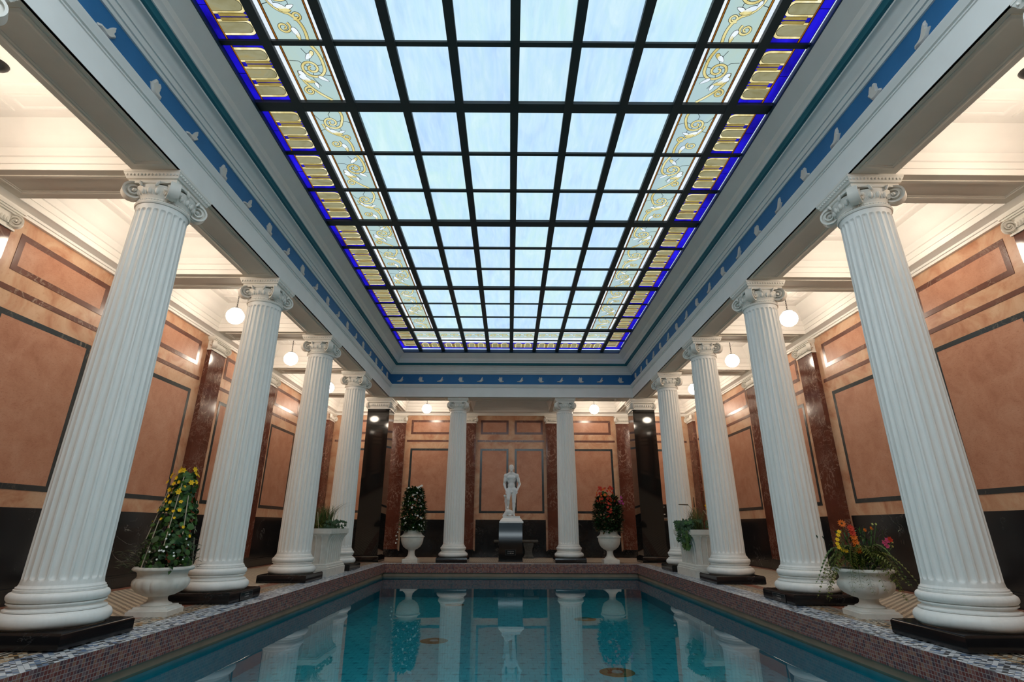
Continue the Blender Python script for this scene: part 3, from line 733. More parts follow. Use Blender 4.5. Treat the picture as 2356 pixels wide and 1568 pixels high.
for sx in (-1, 1):
    o = copy_tree(col0); o['group'] = 'columns round the pool'
    place(o, (1.745 * sx + .012, 16.76, 0), 0, 'white fluted column at the far end of the pool, %s of the statue' % SIDE[sx]); cols[('far', sx)] = o
# depth plaques
def plaque(parent, loc, rz, wd, ht):
    m = MB(); m.box((-wd / 2, -.008, -ht / 2), (wd / 2, 0, ht / 2), 'plaque_black')
    t = .004
    for (a, b) in (((-wd / 2, -ht / 2), (wd / 2, -ht / 2 + t)), ((-wd / 2, ht / 2 - t), (wd / 2, ht / 2)), ((-wd / 2, -ht / 2), (-wd / 2 + t, ht / 2)), ((wd / 2 - t, -ht / 2), (wd / 2, ht / 2))):
        m.box((a[0], -.0095, a[1]), (b[0], -.0075, b[1]), 'plaque_line')
    for txt, sz, z in (('глубина бассейна', ht * .15, ht * .2), ('1 м 60 см', ht * .30, -ht * .14)):
        v, f = text_geo(txt, sz); m.add([(x, -.0105, y + z) for x, y, _ in v], f, 'plaque_text')
    o = m.build('plaque', parent, False); o.location = loc; o.rotation_euler = (0, 0, rz); return o
def kid(o, stem): return next(c for c in o.children if c.name.split('.')[0] == stem)
plaque(kid(cols[(-1, 2)], 'plinth'), (.458, .02, .064), PI / 2, .36, .098)
plaque(kid(cols[(1, 2)], 'plinth'), (-.458, -.04, .064), -PI / 2, .36, .098)

# ---------------------------------------------------------------- black corner piers
def make_pier():
    root = thing('corner_pier', '-', 'pier')
    m = MB(); m.sq([(.40, 0), (.40, .13), (.385, .17)], 'pier_black'); m.build('base', root)
    m = MB(); m.sq([(.347, .168), (.352, .175), (.352, 4.575), (.347, 4.58)], 'pier_black'); m.build('shaft', root)
    m = MB(); m.sq([(.372, 4.578), (.372, 4.605), (.352, 4.612), (.352, 4.66), (.372, 4.70), (.392, 4.745), (.392, 4.765), (.34, 4.80)], 'capital_plaster')
    for s in range(4):
        R = Matrix.Rotation(s * PI / 2, 3, 'Z')
        for i in range(9):
            p = R @ Vector((-.24 + .48 * i / 8, -.378, 4.705)); m.ell(p, (.022, .022, .042), 'capital_plaster', 8, 6, R)
    cap = m.build('capital', root)
    abacus_mb(.425, 4.80, ZS).build('abacus', cap)
    for s in range(4):
        a = PI / 4 + s * PI / 2; volute(cap, (.445 * math.cos(a), .445 * math.sin(a), 4.70), a)
    return root
pier0 = make_pier()
for sx in (-1, 1):
    o = pier0 if sx < 0 else copy_tree(pier0)
    place(o, (sx * 4.30, 16.88, 0), 0, 'polished black square pier with white capital at the far %s corner of the pool' % SIDE[sx]); o['group'] = 'black corner piers'

# ---------------------------------------------------------------- red marble pilasters on the walls
def make_pilaster():
    root = thing('marble_pilaster', '-', 'pilaster')
    m = MB(); m.box((-.33, -.118, 0), (.33, 0, .22), 'dado_black'); m.box((-.315, -.108, .22), (.315, 0, .25), 'dado_black'); m.build('base', root)
    m = MB(); m.box((-.295, -.098, .25), (.295, 0, 4.63), 'pilaster_red'); m.build('shaft', root)
    m = MB(); m.box((-.315, -.118, 4.63), (.315, 0, 4.655), 'capital_plaster'); m.box((-.30, -.10, 4.655), (.30, 0, 4.86), 'capital_plaster')
    m.box((-.20, -.125, 4.70), (.20, 0, 4.79), 'capital_plaster')
    for i in range(9): m.ell((-.17 + .34 * i / 8, -.125, 4.735), (.018, .02, .036), 'capital_plaster', 7, 5)
    cap = m.build('capital', root)
    m = MB()
    for z0, z1, d in ((4.845, 4.865, -.02), (4.865, 4.89, .0), (4.89, 4.928, .018)): m.box((-.335 - d, -.15 - d, z0), (.335 + d, 0, z1), 'capital_plaster')
    m.build('abacus', cap)
    for d in (-1, 1): 
        v = volute(cap, (d * .285, -.118, 4.755), -PI / 2 + d * PI / 4); v.scale = (.74, .8, .8)
    return root
pil0 = make_pilaster(); firstp = True
pl = {1: 'red marble pilaster on the {s} wall nearest the camera, at the photo edge', 2: 'red marble pilaster on the {s} wall between the first and second columns in view', 3: 'red marble pilaster on the {s} wall seen just left of the second {s} column' , 4: 'red marble pilaster on the {s} wall behind the {s} planter', 5: 'red marble pilaster on the {s} wall level with the black corner pier', 6: 'red marble pilaster in the far {s} corner of the side wall'}
pl[2] = 'red marble pilaster on the {s} wall hidden behind the nearest {s} column'
pl[3] = 'white-veined red marble pilaster on the {s} wall between the nearest and second columns in view'
pl[4] = 'red marble pilaster on the {s} wall seen between the second and third columns'
for sx in (-1, 1):
    for i in (1, 2, 3, 4, 5, 6):
        o = pil0 if firstp else copy_tree(pil0); firstp = False
        place(o, (sx * (WX - .002), PY[i], 0), -sx * PI / 2, pl[i].format(s=SIDE[sx])); o['group'] = 'red marble pilasters'
fl = ['red marble pilaster on the far wall between the left urn and the black pier', 'red marble pilaster on the far wall behind the left far column', 'red marble pilaster on the far wall behind the right far column', 'red marble pilaster on the far wall between the right urn and the black pier']
for x, l in zip(PXF, fl):
    o = copy_tree(pil0); place(o, (x, WY - .002, 0), 0, l); o['group'] = 'red marble pilasters'

# ---------------------------------------------------------------- doves on the blue frieze
DA = [(-46, -6), (-34, -13), (-28, -28), (-18, -46), (-11, -57), (-2, -44), (4, -28), (10, -40), (19, -53), (27, -44), (33, -34), (29, -20), (31, -6), (27, 10), (30, 20), (44, 26), (57, 24), (54, 36), (36, 41), (16, 44), (-6, 43), (-22, 35), (-32, 16), (-38, 3)]
DB = [(-62, 27), (-44, 26), (-26, 22), (-6, 9), (4, -8), (14, -28), (24, -42), (37, -55), (36, -42), (40, -28), (35, -16), (34, -4), (42, -3), (52, 2), (45, 11), (36, 18), (26, 33), (10, 42), (-8, 44), (-30, 39), (-58, 38)]
def dove_mb(P):
    s = .00181 * 1.04; m = MB(); n = len(P); c = (sum(p[0] for p in P) / n, sum(p[1] for p in P) / n)
    L = []
    for (k, y) in ((1.0, 0.0), (1.0, -.012), (.80, -.03)): L += [((c[0] + (x - c[0]) * k) * s, y, -(c[1] + (z - c[1]) * k) * s) for x, z in P]
    fs = [tuple(range(2 * n, 3 * n))] + [(j * n + i, j * n + (i + 1) % n, (j + 1) * n + (i + 1) % n, (j + 1) * n + i) for j in range(2) for i in range(n)]
    m.add(L, fs, 'relief_plaster'); return m
dv = [dove_mb(DA), dove_mb(DB)]; src = [None, None]
desc = ['both wings lifted', 'one wing raised']
def dove(kind, loc, rz, where, g):
    if src[kind] is None: o = src[kind] = dv[kind].build('dove_relief')
    else: o = src[kind].copy(); C.objects.link(o)
    o.location = loc; o.rotation_euler = (0, 0, rz); tag(o, '%s dove from %s, %s' % where + (desc[kind],) if False else '%s dove from the %s, %s' % (where[0], where[1], desc[kind]), 'dove relief', g)
for sx in (-1, 1):
    K_ = [k for k in range(-1, 18) if 3.0 < 3.715 + .715 * k < 15.9]
    for k in K_:
        dove((k + 1) % 2 if k >= 0 else 0, (sx * 3.98, 3.715 + .715 * k, 5.535), -sx * PI / 2, (ordn[K_[-1] - k], 'far end along the %s blue frieze' % SIDE[sx]), 'doves on the %s frieze' % SIDE[sx])
for k in range(12): dove((k + 1) % 2, (-3.64 + .657 * k, 16.41, 5.535), 0, (ordn[k], 'left along the far blue frieze'), 'doves on the far frieze')

# ---------------------------------------------------------------- pendant globes
def make_lamp():
    root = thing('globe_pendant', '-', 'pendant lamp')
    m = MB(); m.rev([(.02, -.085), (.03, -.075), (.075, -.05), (.095, -.02), (.10, 0)], 'lamp_black', 28); m.build('canopy', root)
    m = MB(); n = 11
    for i in range(n):
        z = -.095 - .415 * i / (n - 1); m.torus((0, 0, z), .0125, .0042, 'lamp_black', Matrix.Rotation((i % 2) * PI / 2, 3, 'Z') @ Matrix.Rotation(PI / 2, 3, 'X') @ Matrix.Diagonal((.85, 1.9, 1)), 10, 5)
    m.build('chain', root)
    m = MB(); m.rev([(.012, -.50), (.03, -.505), (.05, -.52), (.085, -.535), (.09, -.552), (.075, -.556)], 'lamp_chrome', 28); m.build('cap', root)
    m = MB(); m.ell((0, 0, -.70), (.165, .165, .158), 'globe_opal', 32, 20); m.build('globe', root)
    return root
lamp0 = make_lamp(); firstl = True
ly = [4.2, 6.88, 9.52, 12.30, 15.15, 18.0]
ll = ['globe pendant in the nearest {s} ceiling bay, half outside the photo', 'globe pendant hidden behind the nearest {s} column', 'largest fully visible globe pendant on the {s}, between the first two columns', 'globe pendant on the {s} between the second and third columns', 'globe pendant hidden behind the third {s} column', 'globe pendant hidden in the far {s} corner bay']
for sx in (-1, 1):
    for i, y in enumerate(ly):
        o = lamp0 if firstl else copy_tree(lamp0); firstl = False
        place(o, (sx * 5.52, y, ZC), 0, ll[i].format(s=SIDE[sx])); o['group'] = 'globe pendants in the aisles'
    o = copy_tree(lamp0); place(o, (sx * 2.97 - .02, 18.05, ZC - .03 + .03), 0, 'small globe pendant in the end gallery, %s of the statue' % SIDE[sx]); o['group'] = 'globe pendants in the aisles'

# ---------------------------------------------------------------- urns and planters
def lobes(n, amp, z0, z1):
    def rad(th, r, z):
        t = (z - z0) / (z1 - z0)
        if t <= 0 or t >= 1: return r
        return r - amp * abs(math.sin(n * th / 2 + .3)) ** -1 * 0 - amp * (1 - abs(math.cos(n * th / 2))) ** 2 * math.sin(PI * min(1, t * 1.0)) ** .5
    return rad
def make_low_urn():
    root = thing('stone_urn', '-', 'urn')
    m = MB(); m.sq([(.225, 0), (.225, .055), (.21, .06), (.205, .075), (.18, .085), (.175, .10)], 'urn_stone'); m.rev([(.16, .098), (.165, .108), (.155, .12), (.12, .135), (.105, .155), (.10, .18), (.108, .20)], 'urn_stone', 40); m.build('foot', root)
    m = MB(); pr = [(.10, .198), (.17, .215), (.24, .25), (.285, .29), (.305, .335), (.302, .375), (.282, .40), (.27, .405), (.262, .43), (.27, .465), (.29, .482)]
    m.rev(pr, 'urn_stone', 96, True, rad=lobes(18, .018, .21, .405), cap=False); m.rev([(.10, .199), (.02, .2)], 'urn_stone', 24); m.build('bowl', root)
    m = MB(); m.rev([(.285, .48), (.31, .487), (.325, .50), (.325, .515), (.31, .53), (.27, .53), (.265, .50), (.262, .47)], 'urn_stone', 96, True, rad=lambda th, r, z: r + (.006 * math.cos(24 * th) if r > .3 else 0), cap=False); m.build('rim', root)
    m = MB(); m.rev([(.27, .478), (.27, .492)], 'soil', 32); m.build('soil', root)
    return root
u0 = make_low_urn()
place(u0, (-4.285, 6.93, 0), .16, 'squat lobed stone urn holding the yellow-flowered plant'); u1 = copy_tree(u0)
place(u1, (4.30, 6.90, 0), -.12, 'squat lobed stone urn overhung by ferns, on the right deck')
for u in (u0, u1): u['group'] = 'squat lobed urns'
def make_tall_urn():
    root = thing('tall_stone_urn', '-', 'urn')
    m = MB(); m.sq([(.225, 0), (.225, .09), (.215, .10)], 'urn_stone'); m.rev([(.19, .098), (.19, .115), (.16, .135), (.115, .18), (.095, .24), (.092, .30), (.105, .335), (.12, .345)], 'urn_stone', 40); m.build('foot', root)
    m = MB(); m.rev([(.10, .343), (.17, .37), (.25, .43), (.30, .51), (.325, .60), (.332, .69)], 'urn_stone', 64, cap=False)
    m.rev([(.332, .685), (.35, .70), (.352, .72), (.335, .735), (.31, .75), (.27, .79), (.255, .83), (.262, .86)], 'urn_stone', 64, cap=False)
    for i in range(48):
        th = 2 * PI * i / 48; m.ell((.346 * math.cos(th), .346 * math.sin(th), .712), (.016, .016, .016), 'urn_stone', 6, 4)
    m.rev([(.1, .344), (.02, .345)], 'urn_stone', 24); m.build('bowl', root)
    m = MB(); m.rev([(.258, .858), (.28, .865), (.287, .885), (.275, .90), (.245, .90), (.242, .86)], 'urn_stone', 64, cap=False); m.build('rim', root)
    m = MB(); m.rev([(.245, .86), (.245, .872)], 'soil', 32); m.build('soil', root)
    return root
t0 = make_tall_urn(); place(t0, (-2.945, 16.52, 0), 0, 'tall footed urn with the white-flowered topiary, far left'); t1 = copy_tree(t0)
place(t1, (2.945, 16.52, 0), 0, 'tall footed urn with the red-flowered topiary, far right')
for u in (t0, t1): u['group'] = 'tall footed urns'
def make_planter():
    root = thing('pedestal_planter', '-', 'planter')
    e = .22
    m = MB(); m.sq([(.40, 0), (.40, .15), (.385, .16), (.385, .185), (.365, .20), (.36, .23), (.335, .25)], 'urn_stone', hy=e); m.build('base', root)
    m = MB(); n = 13; prof = [(.30, .25), (.30, .55), (.31, .66), (.335, .75), (.375, .81)]
    m.sq(prof, 'urn_stone', hy=e)
    for s in range(4):
        R = Matrix.Rotation(s * PI / 2, 3, 'Z'); L = (.26 if s % 2 == 0 else .26 + e); D = 0.0 if s % 2 else e; k = int(L / .065)
        for i in range(k):
            a = -L + 2 * L * (i + .5) / k
            pts = [R @ Vector((a, -(h + D), z)) for h, z in prof]; m.tube(pts, .022, 'urn_stone', 6)
    m.build('fluted_body', root)
    m = MB(); m.sq([(.365, .80), (.385, .815), (.385, .835), (.405, .845), (.405, .95), (.37, .95), (.37, .90)], 'urn_stone', hy=e); m.build('rim', root)
    m = MB(); m.sq([(.35, .90), (.35, .952)], 'soil', hy=e); m.build('soil', root)
    return root
p0 = make_planter(); place(p0, (-4.245, 12.37, 0), 0, 'white fluted pedestal planter of tall grass between the left columns'); p1_ = copy_tree(p0)
place(p1_, (4.245, 12.37, 0), 0, 'white fluted pedestal planter with ivy spilling over its left rim')
for u in (p0, p1_): u['group'] = 'pedestal planters'
# ---------------------------------------------------------------- plants
R = random.Random(11)
def leaf(m, p, d, up, L, W, mat, droop=.25):
    d = d.normalized(); s = d.cross(up)
    if s.length < 1e-3: s = d.orthogonal()
    s.normalize(); n = s.cross(d); a = p; b = p + d * L * .5 + n * L * droop * .4; c = p + d * L - n * L * droop * .3
    m.add([a, b + s * W / 2, c, b - s * W / 2, b - n * W * .12], [(0, 1, 4), (1, 2, 4), (2, 3, 4), (3, 0, 4)], mat, True)
def round_leaf(m, p, n, r, mat):
    n = n.normalized(); a = n.orthogonal().normalized(); b = n.cross(a); k = 8
    vs = [p + n * r * .15] + [p + (a * math.cos(2 * PI * i / k) + b * math.sin(2 * PI * i / k)) * r * R.uniform(.85, 1.1) for i in range(k)]
    m.add(vs, [(0, 1 + i, 1 + (i + 1) % k) for i in range(k)], mat, True)
def flower_mb(mat, r, petals=6, eye=None, cup=.35):
    m = MB()
    for i in range(petals):
        a = 2 * PI * i / petals; d = Vector((math.cos(a), math.sin(a), cup)); leaf(m, Vector((0, 0, 0)), d, Vector((0, 0, 1)), r, r * 4.4 / petals, mat, .2)
    m.ell((0, 0, r * .1), (r * .22,) * 3, eye or mat, 6, 4); return m
class Flowers:
    def __init__(s): s.src = {}
    def put(s, parent, name, mat, r, p, n, petals=6, eye=None, cup=.35):
        k = (name, mat, petals, eye)
        if k not in s.src:
            o = flower_mb(mat, 1.0, petals, eye, cup).build(name, parent, False); s.src[k] = o.data
        else:
            o = bpy.data.objects.new(name, s.src[k]); C.objects.link(o); o.parent = parent
        o.location = p; o.scale = (r, r, r); o.rotation_euler = Vector(n).to_track_quat('Z', 'Y').to_euler(); return o
F = Flowers()
def cone_pt(h0, h1, r0, r1, lean=(0, 0), bulge=0., inner=.75, t=None, a=None):
    t = R.random() if t is None else t; a = R.uniform(0, 2 * PI) if a is None else a
    rr = (r0 + (r1 - r0) * t + bulge * math.sin(PI * t)); k = R.uniform(inner, 1.0)
    z = h0 + (h1 - h0) * t
    return Vector((rr * k * math.cos(a) + lean[0] * t, rr * k * math.sin(a) + lean[1] * t, z)), Vector((math.cos(a), math.sin(a), .35)), t
# yellow-flowered climber on canes, in the left urn
g = thing('flowering_climber', 'leaning cone of green leaves topped with yellow flowers in the left urn', 'potted plant', (-4.285, 6.93, .492))
m = MB(); lean = (-.02, .10)
for i in range(620):
    p, n, t = cone_pt(.02, 1.16, .31, .11, lean, .02, .55)
    n = (n + Vector((R.gauss(0, .4), R.gauss(0, .4), R.gauss(0, .4)))); round_leaf(m, p, n, R.uniform(.022, .046), 'leaf_green' if R.random() < .55 else 'leaf_dark')
for i in range(160):
    p, n, t = cone_pt(.0, .35, .36, .27, (0, 0), .02, .6); leaf(m, p, n + Vector((R.gauss(0, .4), R.gauss(0, .4), R.gauss(-.1, .4))), Vector((0, 0, 1)), R.uniform(.06, .11), .04, 'leaf_dark')
for i in range(70):
    a = R.uniform(2.4, 3.9); p = Vector((.30 + R.uniform(-.05, .16), 0, 0)).length; leaf(m, Vector((p * math.cos(a), p * math.sin(a), R.uniform(.02, .22))), Vector((math.cos(a), math.sin(a), R.uniform(-.1, .5))), Vector((0, 0, 1)), R.uniform(.06, .10), .045, 'leaf_dark')
m.build('foliage', g, False)
for (a, r0_, t0_, t1_) in ((-1.9, .27, .0, .5), (-1.25, .24, .24, .95), (-2.6, .29, .3, .8), (-.6, .27, .35, .75), (.8, .28, 0, .7)):
    m = MB(); pa, _, _ = cone_pt(.0, 1.16, .31, .11, lean, .02, 1.0, t0_, a); pb, _, _ = cone_pt(.0, 1.16, .31, .11, lean, .02, 1.0, t1_, a); m.tube([pa, pb], .006, 'stake', 6); m.build('cane', g)
for i in range(34):
    p, n, t = cone_pt(.90, 1.22, .16, .09, (-.02, .09), .05, .75); p.y -= .0; F.put(g, 'yellow_flower', 'petal_yellow', R.uniform(.028, .042), p, n + Vector((R.gauss(0, .3), -.3, R.gauss(0, .3))), 6)
for i in range(22):
    p, n, t = cone_pt(.35, 1.0, .27, .15, lean, .02, .95, None, R.choice([R.uniform(2.6, 4.4), R.uniform(4.4, 6.4)])); F.put(g, 'yellow_flower', 'petal_yellow', R.uniform(.02, .03), p, n, 6)
for i in range(14):
    p, n, t = cone_pt(.08, .42, .31, .25, (0, 0), .02, 1.0, None, R.uniform(4.6, 6.0)); F.put(g, 'white_blossom', 'petal_white', R.uniform(.012, .017), p, n, 5)
# white-flowered topiary, far left
g = thing('white_topiary', 'dark green topiary dotted with white flowers in the far left urn', 'potted plant', (-2.945, 16.52, .872))
m = MB()
for i in range(2200):
    p, n, t = cone_pt(-.02, 1.22, .33, .20, (-.02, 0), .09, .6); n = n + Vector((R.gauss(0, .5), R.gauss(0, .5), R.gauss(0, .5))); leaf(m, p, n, Vector((0, 0, 1)), R.uniform(.09, .14), .075, 'leaf_dark' if R.random() < .75 else 'leaf_green')
for i in range(40): a = R.uniform(2.6, 3.8); leaf(m, Vector((.3 * math.cos(a) - R.uniform(0, .15), .3 * math.sin(a), R.uniform(-.3, .1))), Vector((math.cos(a), math.sin(a), -.4)), Vector((0, 0, 1)), .08, .04, 'leaf_dark')
m.build('foliage', g, False)
for i in range(58):
    p, n, t = cone_pt(.0, 1.25, .34, .20, (-.02, 0), .09, .98, None, R.uniform(3.3, 6.1)); F.put(g, 'white_flower', 'petal_white', R.uniform(.024, .046), p, n, 6)
for i in range(7): F.put(g, 'white_flower', 'petal_white', .03, Vector((-.36 - .02 * i + R.uniform(-.03, .03), -.1, .06 - .1 * max(0, i - 2))), (0, -1, .2), 6)
for dx, dz in ((.16, 1.28), (.20, 1.30), (.12, 1.26), (-.2, 1.22), (-.17, 1.24)): F.put(g, 'white_flower', 'petal_white', .045, Vector((dx, -.05, dz)), (0, -1, .4), 6)
# red-flowered topiary, far right
g = thing('red_topiary', 'bushy dark topiary with red geraniums on top in the far right urn', 'potted plant', (2.945, 16.52, .872))
m = MB()
for i in range(2200):
    p, n, t = cone_pt(-.02, .98, .34, .27, (.0, 0), .13, .6); n = n + Vector((R.gauss(0, .5), R.gauss(0, .5), R.gauss(0, .5))); leaf(m, p, n, Vector((0, 0, 1)), R.uniform(.09, .14), .08, 'leaf_dark' if R.random() < .8 else 'leaf_brown')
for i in range(60):
    p, n, t = cone_pt(.95, 1.12, .2, .1, (-.12, 0), .02, .5); round_leaf(m, p, n, .05, 'leaf_green')
m.build('foliage', g, False)
for i in range(46):
    p, n, t = cone_pt(.75, 1.26, .34, .16, (-.10, 0), .06, .95, None, R.uniform(3.0, 5.9)); F.put(g, 'red_flower', 'petal_red' if R.random() < .7 else 'petal_orange', R.uniform(.035, .06), p, n, 7)
for i in range(8): F.put(g, 'red_flower', 'petal_red', .055, Vector((-.22 + R.uniform(-.05, .05) + (.33 if i % 2 else 0), -.1, 1.25 + R.uniform(-.04, .04))), (0, -1, .5), 7)
for i in range(12): F.put(g, 'red_flower', 'petal_red', R.uniform(.035, .05), Vector((R.uniform(-.12, .1), -.42, R.uniform(.4, .8))), (0, -1, .3), 7)
for i in range(10): F.put(g, 'pink_flower', 'petal_purple', R.uniform(.03, .045), Vector((.36 + R.uniform(-.06, .1), -.1, R.uniform(.72, 1.02))), (.3, -1, .2), 6)
# fern bowl with mixed flowers, right
g = thing('fern_arrangement', 'drooping ferns with orange, red and yellow flowers in the right urn', 'potted plant', (4.30, 6.90, .492))
m = MB()
def frond(m, a, L, h, mat, drop):
    pts = []
    for i in range(13):
        t = i / 12; r = L * t; z = h * math.sin(PI * min(1, t * 1.05)) * .9 + .05 - drop * t * t; pts.append(Vector((r * math.cos(a + .15 * t), r * math.sin(a + .15 * t), z)))
    m.tube(pts, .004, mat, 4, .001)
    for i in range(1, 12):
        d = (pts[i + 1] - pts[i]).normalized(); s = d.cross(Vector((0, 0, 1))).normalized(); w = .10 * math.sin(PI * (i / 12) ** .7) + .012
        for q in (0, .5):
            p = pts[i] + (pts[i + 1] - pts[i]) * q
            for sg in (-1, 1): leaf(m, p, s * sg + d * .45, Vector((0, 0, 1)), w, .022, mat, .3)
for i in range(30):
    a = 2 * PI * i / 30 + R.uniform(-.1, .1); frond(m, a, R.uniform(.38, .62), R.uniform(.15, .34), R.choice(['leaf_fern', 'leaf_fern', 'leaf_green']), R.uniform(.12, .42))
m.build('fern_fronds', g, False)
m = MB()
for i in range(260):
    p = Vector((R.gauss(.05, .13), R.gauss(0, .13), R.uniform(.03, .46))); leaf(m, p, Vector((R.gauss(0, .5), R.gauss(0, .5), .8)), Vector((0, 0, 1)), R.uniform(.05, .10), .02, 'leaf_dark' if R.random() < .7 else 'leaf_green')
m.build('foliage', g, False)
stems = MB()
def onstem(nm, mat, r, x, z, y=-.1, petals=8, eye=None):
    p = Vector((x, y, z)); stems.tube([Vector((x * .3, y * .3, .02)), Vector((x * .75, y * .7, z * .6)), p], .004, 'leaf_green', 5); F.put(g, nm, mat, r, p, (x * .6, -1, .35), petals, eye, .2)
onstem('orange_flower', 'petal_orange', .055, -.205, .555, -.1, 12, 'leaf_brown')
for z in (.50, .45, .40, .34, .29, .25): onstem('red_flower' if z > .42 else 'orange_flower', 'petal_red' if z > .42 else 'petal_orange', .052, -.13 + (.5 - z) * .15, z, -.14, 10)
for x, z in ((-.27, .46), (-.29, .42), (-.31, .37), (-.32, .32), (-.31, .28), (-.27, .25), (-.23, .24)): onstem('yellow_flower', 'petal_yellow', .03, x, z, -.12)
for x, z in ((.30, .36), (.26, .33), (.34, .37), (.28, .30)): onstem('pink_flower', 'petal_pink' if x < .33 else 'petal_red', .042, x, z, -.12, 6)
for x, z in ((.22, .50), (.13, .48)): onstem('orange_flower', 'petal_orange', .028, x, z, .0)
for x, z in ((.21, .55), (.255, .55), (.36, .30), (.40, .29), (.41, .34), (-.07, .47), (-.05, .44)): onstem('bud', 'bud_green', .018, x, z, -.05, 5)
stems.build('stems', g)
# grasses in the left planter, ivy and cattails in the right one
def blade(m, a, L, lean, mat, w=.012, p0=(0, 0, 0), curl=.3):
    pts = []; d = Vector((math.cos(a), math.sin(a), 0)); p = Vector(p0)
    s = d.cross(Vector((0, 0, 1)))
    vs = []
    for i in range(9):
        t = i / 8; q = p + d * (lean * L * t ** 1.7) + Vector((0, 0, 1)) * L * (t - curl * t ** 3); ww = w * (1 - t) ** .6
        vs += [q + s * ww, q - s * ww]
    m.add(vs, [(2 * i, 2 * i + 1, 2 * i + 3, 2 * i + 2) for i in range(8)], mat, True)
def ivy_leaf(m, p, n, r, mat):
    n = n.normalized(); a = n.orthogonal().normalized(); b = n.cross(a); prof = [(0, 1.1), (.35, .45), (.95, .5), (.55, -.1), (.6, -.7), (0, -.45), (-.6, -.7), (-.55, -.1), (-.95, .5), (-.35, .45)]
    rot = R.uniform(-.5, .5) + PI; ca, sa = math.cos(rot), math.sin(rot)
    b = (Vector((0, 0, 1)) - n * n.z); b = b.normalized() if b.length > .1 else n.orthogonal(); a = b.cross(n)
    vs = [p + n * r * .12] + [p + (a * (u * ca - v * sa) + b * (u * sa + v * ca)) * r for u, v in prof]
    m.add(vs, [(0, 1 + i, 1 + (i + 1) % 10) for i in range(10)], mat, True)
g = thing('grass_arrangement', 'tall arching grass over ivy and moss in the left planter', 'potted plant', (-4.245, 12.37, .95))
m = MB()
for i in range(170): blade(m, R.uniform(0, 2 * PI), R.uniform(.35, .78), R.uniform(.05, .4), R.choice(['leaf_grass', 'leaf_green']), .008, (R.gauss(0, .09), R.gauss(0, .12), 0))
for i in range(14): blade(m, R.uniform(-.5, .4), R.uniform(.75, .95), R.uniform(.55, .85), 'leaf_grass', .009, (R.uniform(0, .15), R.gauss(0, .12), 0), .42)
m.build('grass_blades', g, False)
m = MB()
for i in range(240): leaf(m, Vector((R.uniform(-.3, .12), R.uniform(-.5, .5), R.uniform(0, .1))), Vector((R.gauss(0, .6), R.gauss(-.2, .6), .8)), Vector((0, 0, 1)), R.uniform(.05, .11), .025, 'leaf_fern')
m.build('moss', g, False)
m = MB()
for i in range(110): ivy_leaf(m, Vector((R.uniform(.1, .40), R.uniform(-.5, .5), R.uniform(.0, .17) - (.0 if R.random() < .7 else .12))), Vector((R.uniform(0, .8), -1, R.uniform(0, .8))), R.uniform(.03, .05), 'leaf_dark')
m.build('ivy', g, False)
m = MB(); m.tube([Vector((.06, -.45, .0)), Vector((.0, -.45, .34))], .007, 'stake', 6); m.build('cane', g)
g = thing('ivy_arrangement', 'trailing ivy with brown cattails and pale grass in the right planter', 'potted plant', (4.245, 12.37, .95))
m = MB()
for i in range(130): blade(m, R.uniform(0, 2 * PI), R.uniform(.3, .72), R.uniform(.05, .55), R.choice(['leaf_grass', 'leaf_grass', 'leaf_fern']), .007, (R.gauss(-.08, .08), R.gauss(0, .12), .0))
m.build('grass_blades', g, False)
m = MB()
for i in range(170):
    t = R.random(); ivy_leaf(m, Vector((-.30 - .22 * R.random(), R.uniform(-.55, .1), .16 - .5 * t * R.random())), Vector((-.5, -1, R.uniform(0, .6))), R.uniform(.04, .065), 'leaf_dark' if R.random() < .7 else 'leaf_green')
for i in range(60): ivy_leaf(m, Vector((R.uniform(-.46, -.40), R.uniform(-.5, -.1), R.uniform(-.4, .0))), Vector((-1, -.6, .3)), R.uniform(.035, .055), 'leaf_green')
for i in range(80): ivy_leaf(m, Vector((R.uniform(-.3, .3), R.uniform(-.5, .5), R.uniform(.02, .22))), Vector((R.gauss(0, .4), -1, .6)), .045, 'leaf_dark')
m.build('ivy', g, False)
for (pa, pb, pc) in (((-.1, -.2, .0), (-.2, -.3, .4), (-.30, -.3, .52)), ((-.1, -.2, 0), (-.16, -.3, .35), (-.16, -.3, .47)), ((0, 0, 0), (.08, -.1, .4), (.12, -.1, .62))):
    m = MB(); pa, pb, pc = Vector(pa), Vector(pb), Vector(pc); m.tube([pa, pb, pc], .004, 'leaf_grass', 5)
    d = Vector((-1, 0, .02)) if pc.x < -.25 else (pc - pb).normalized(); m.tube([pc, pc + d * .03, pc + d * .18, pc + d * .21], .014, 'leaf_brown', 8, .008); m.build('cattail', g)
for i in range(7): F.put(g, 'yellow_flower', 'petal_yellow', .035, Vector((.12 + R.uniform(-.03, .03), -.3, .42 + .2 * R.random())), (0, -1, .3), 6)
m = MB(); m.tube([Vector((-.02, -.45, .40)), Vector((.12, -.45, .14))], .007, 'stake', 6); m.build('cane', g)

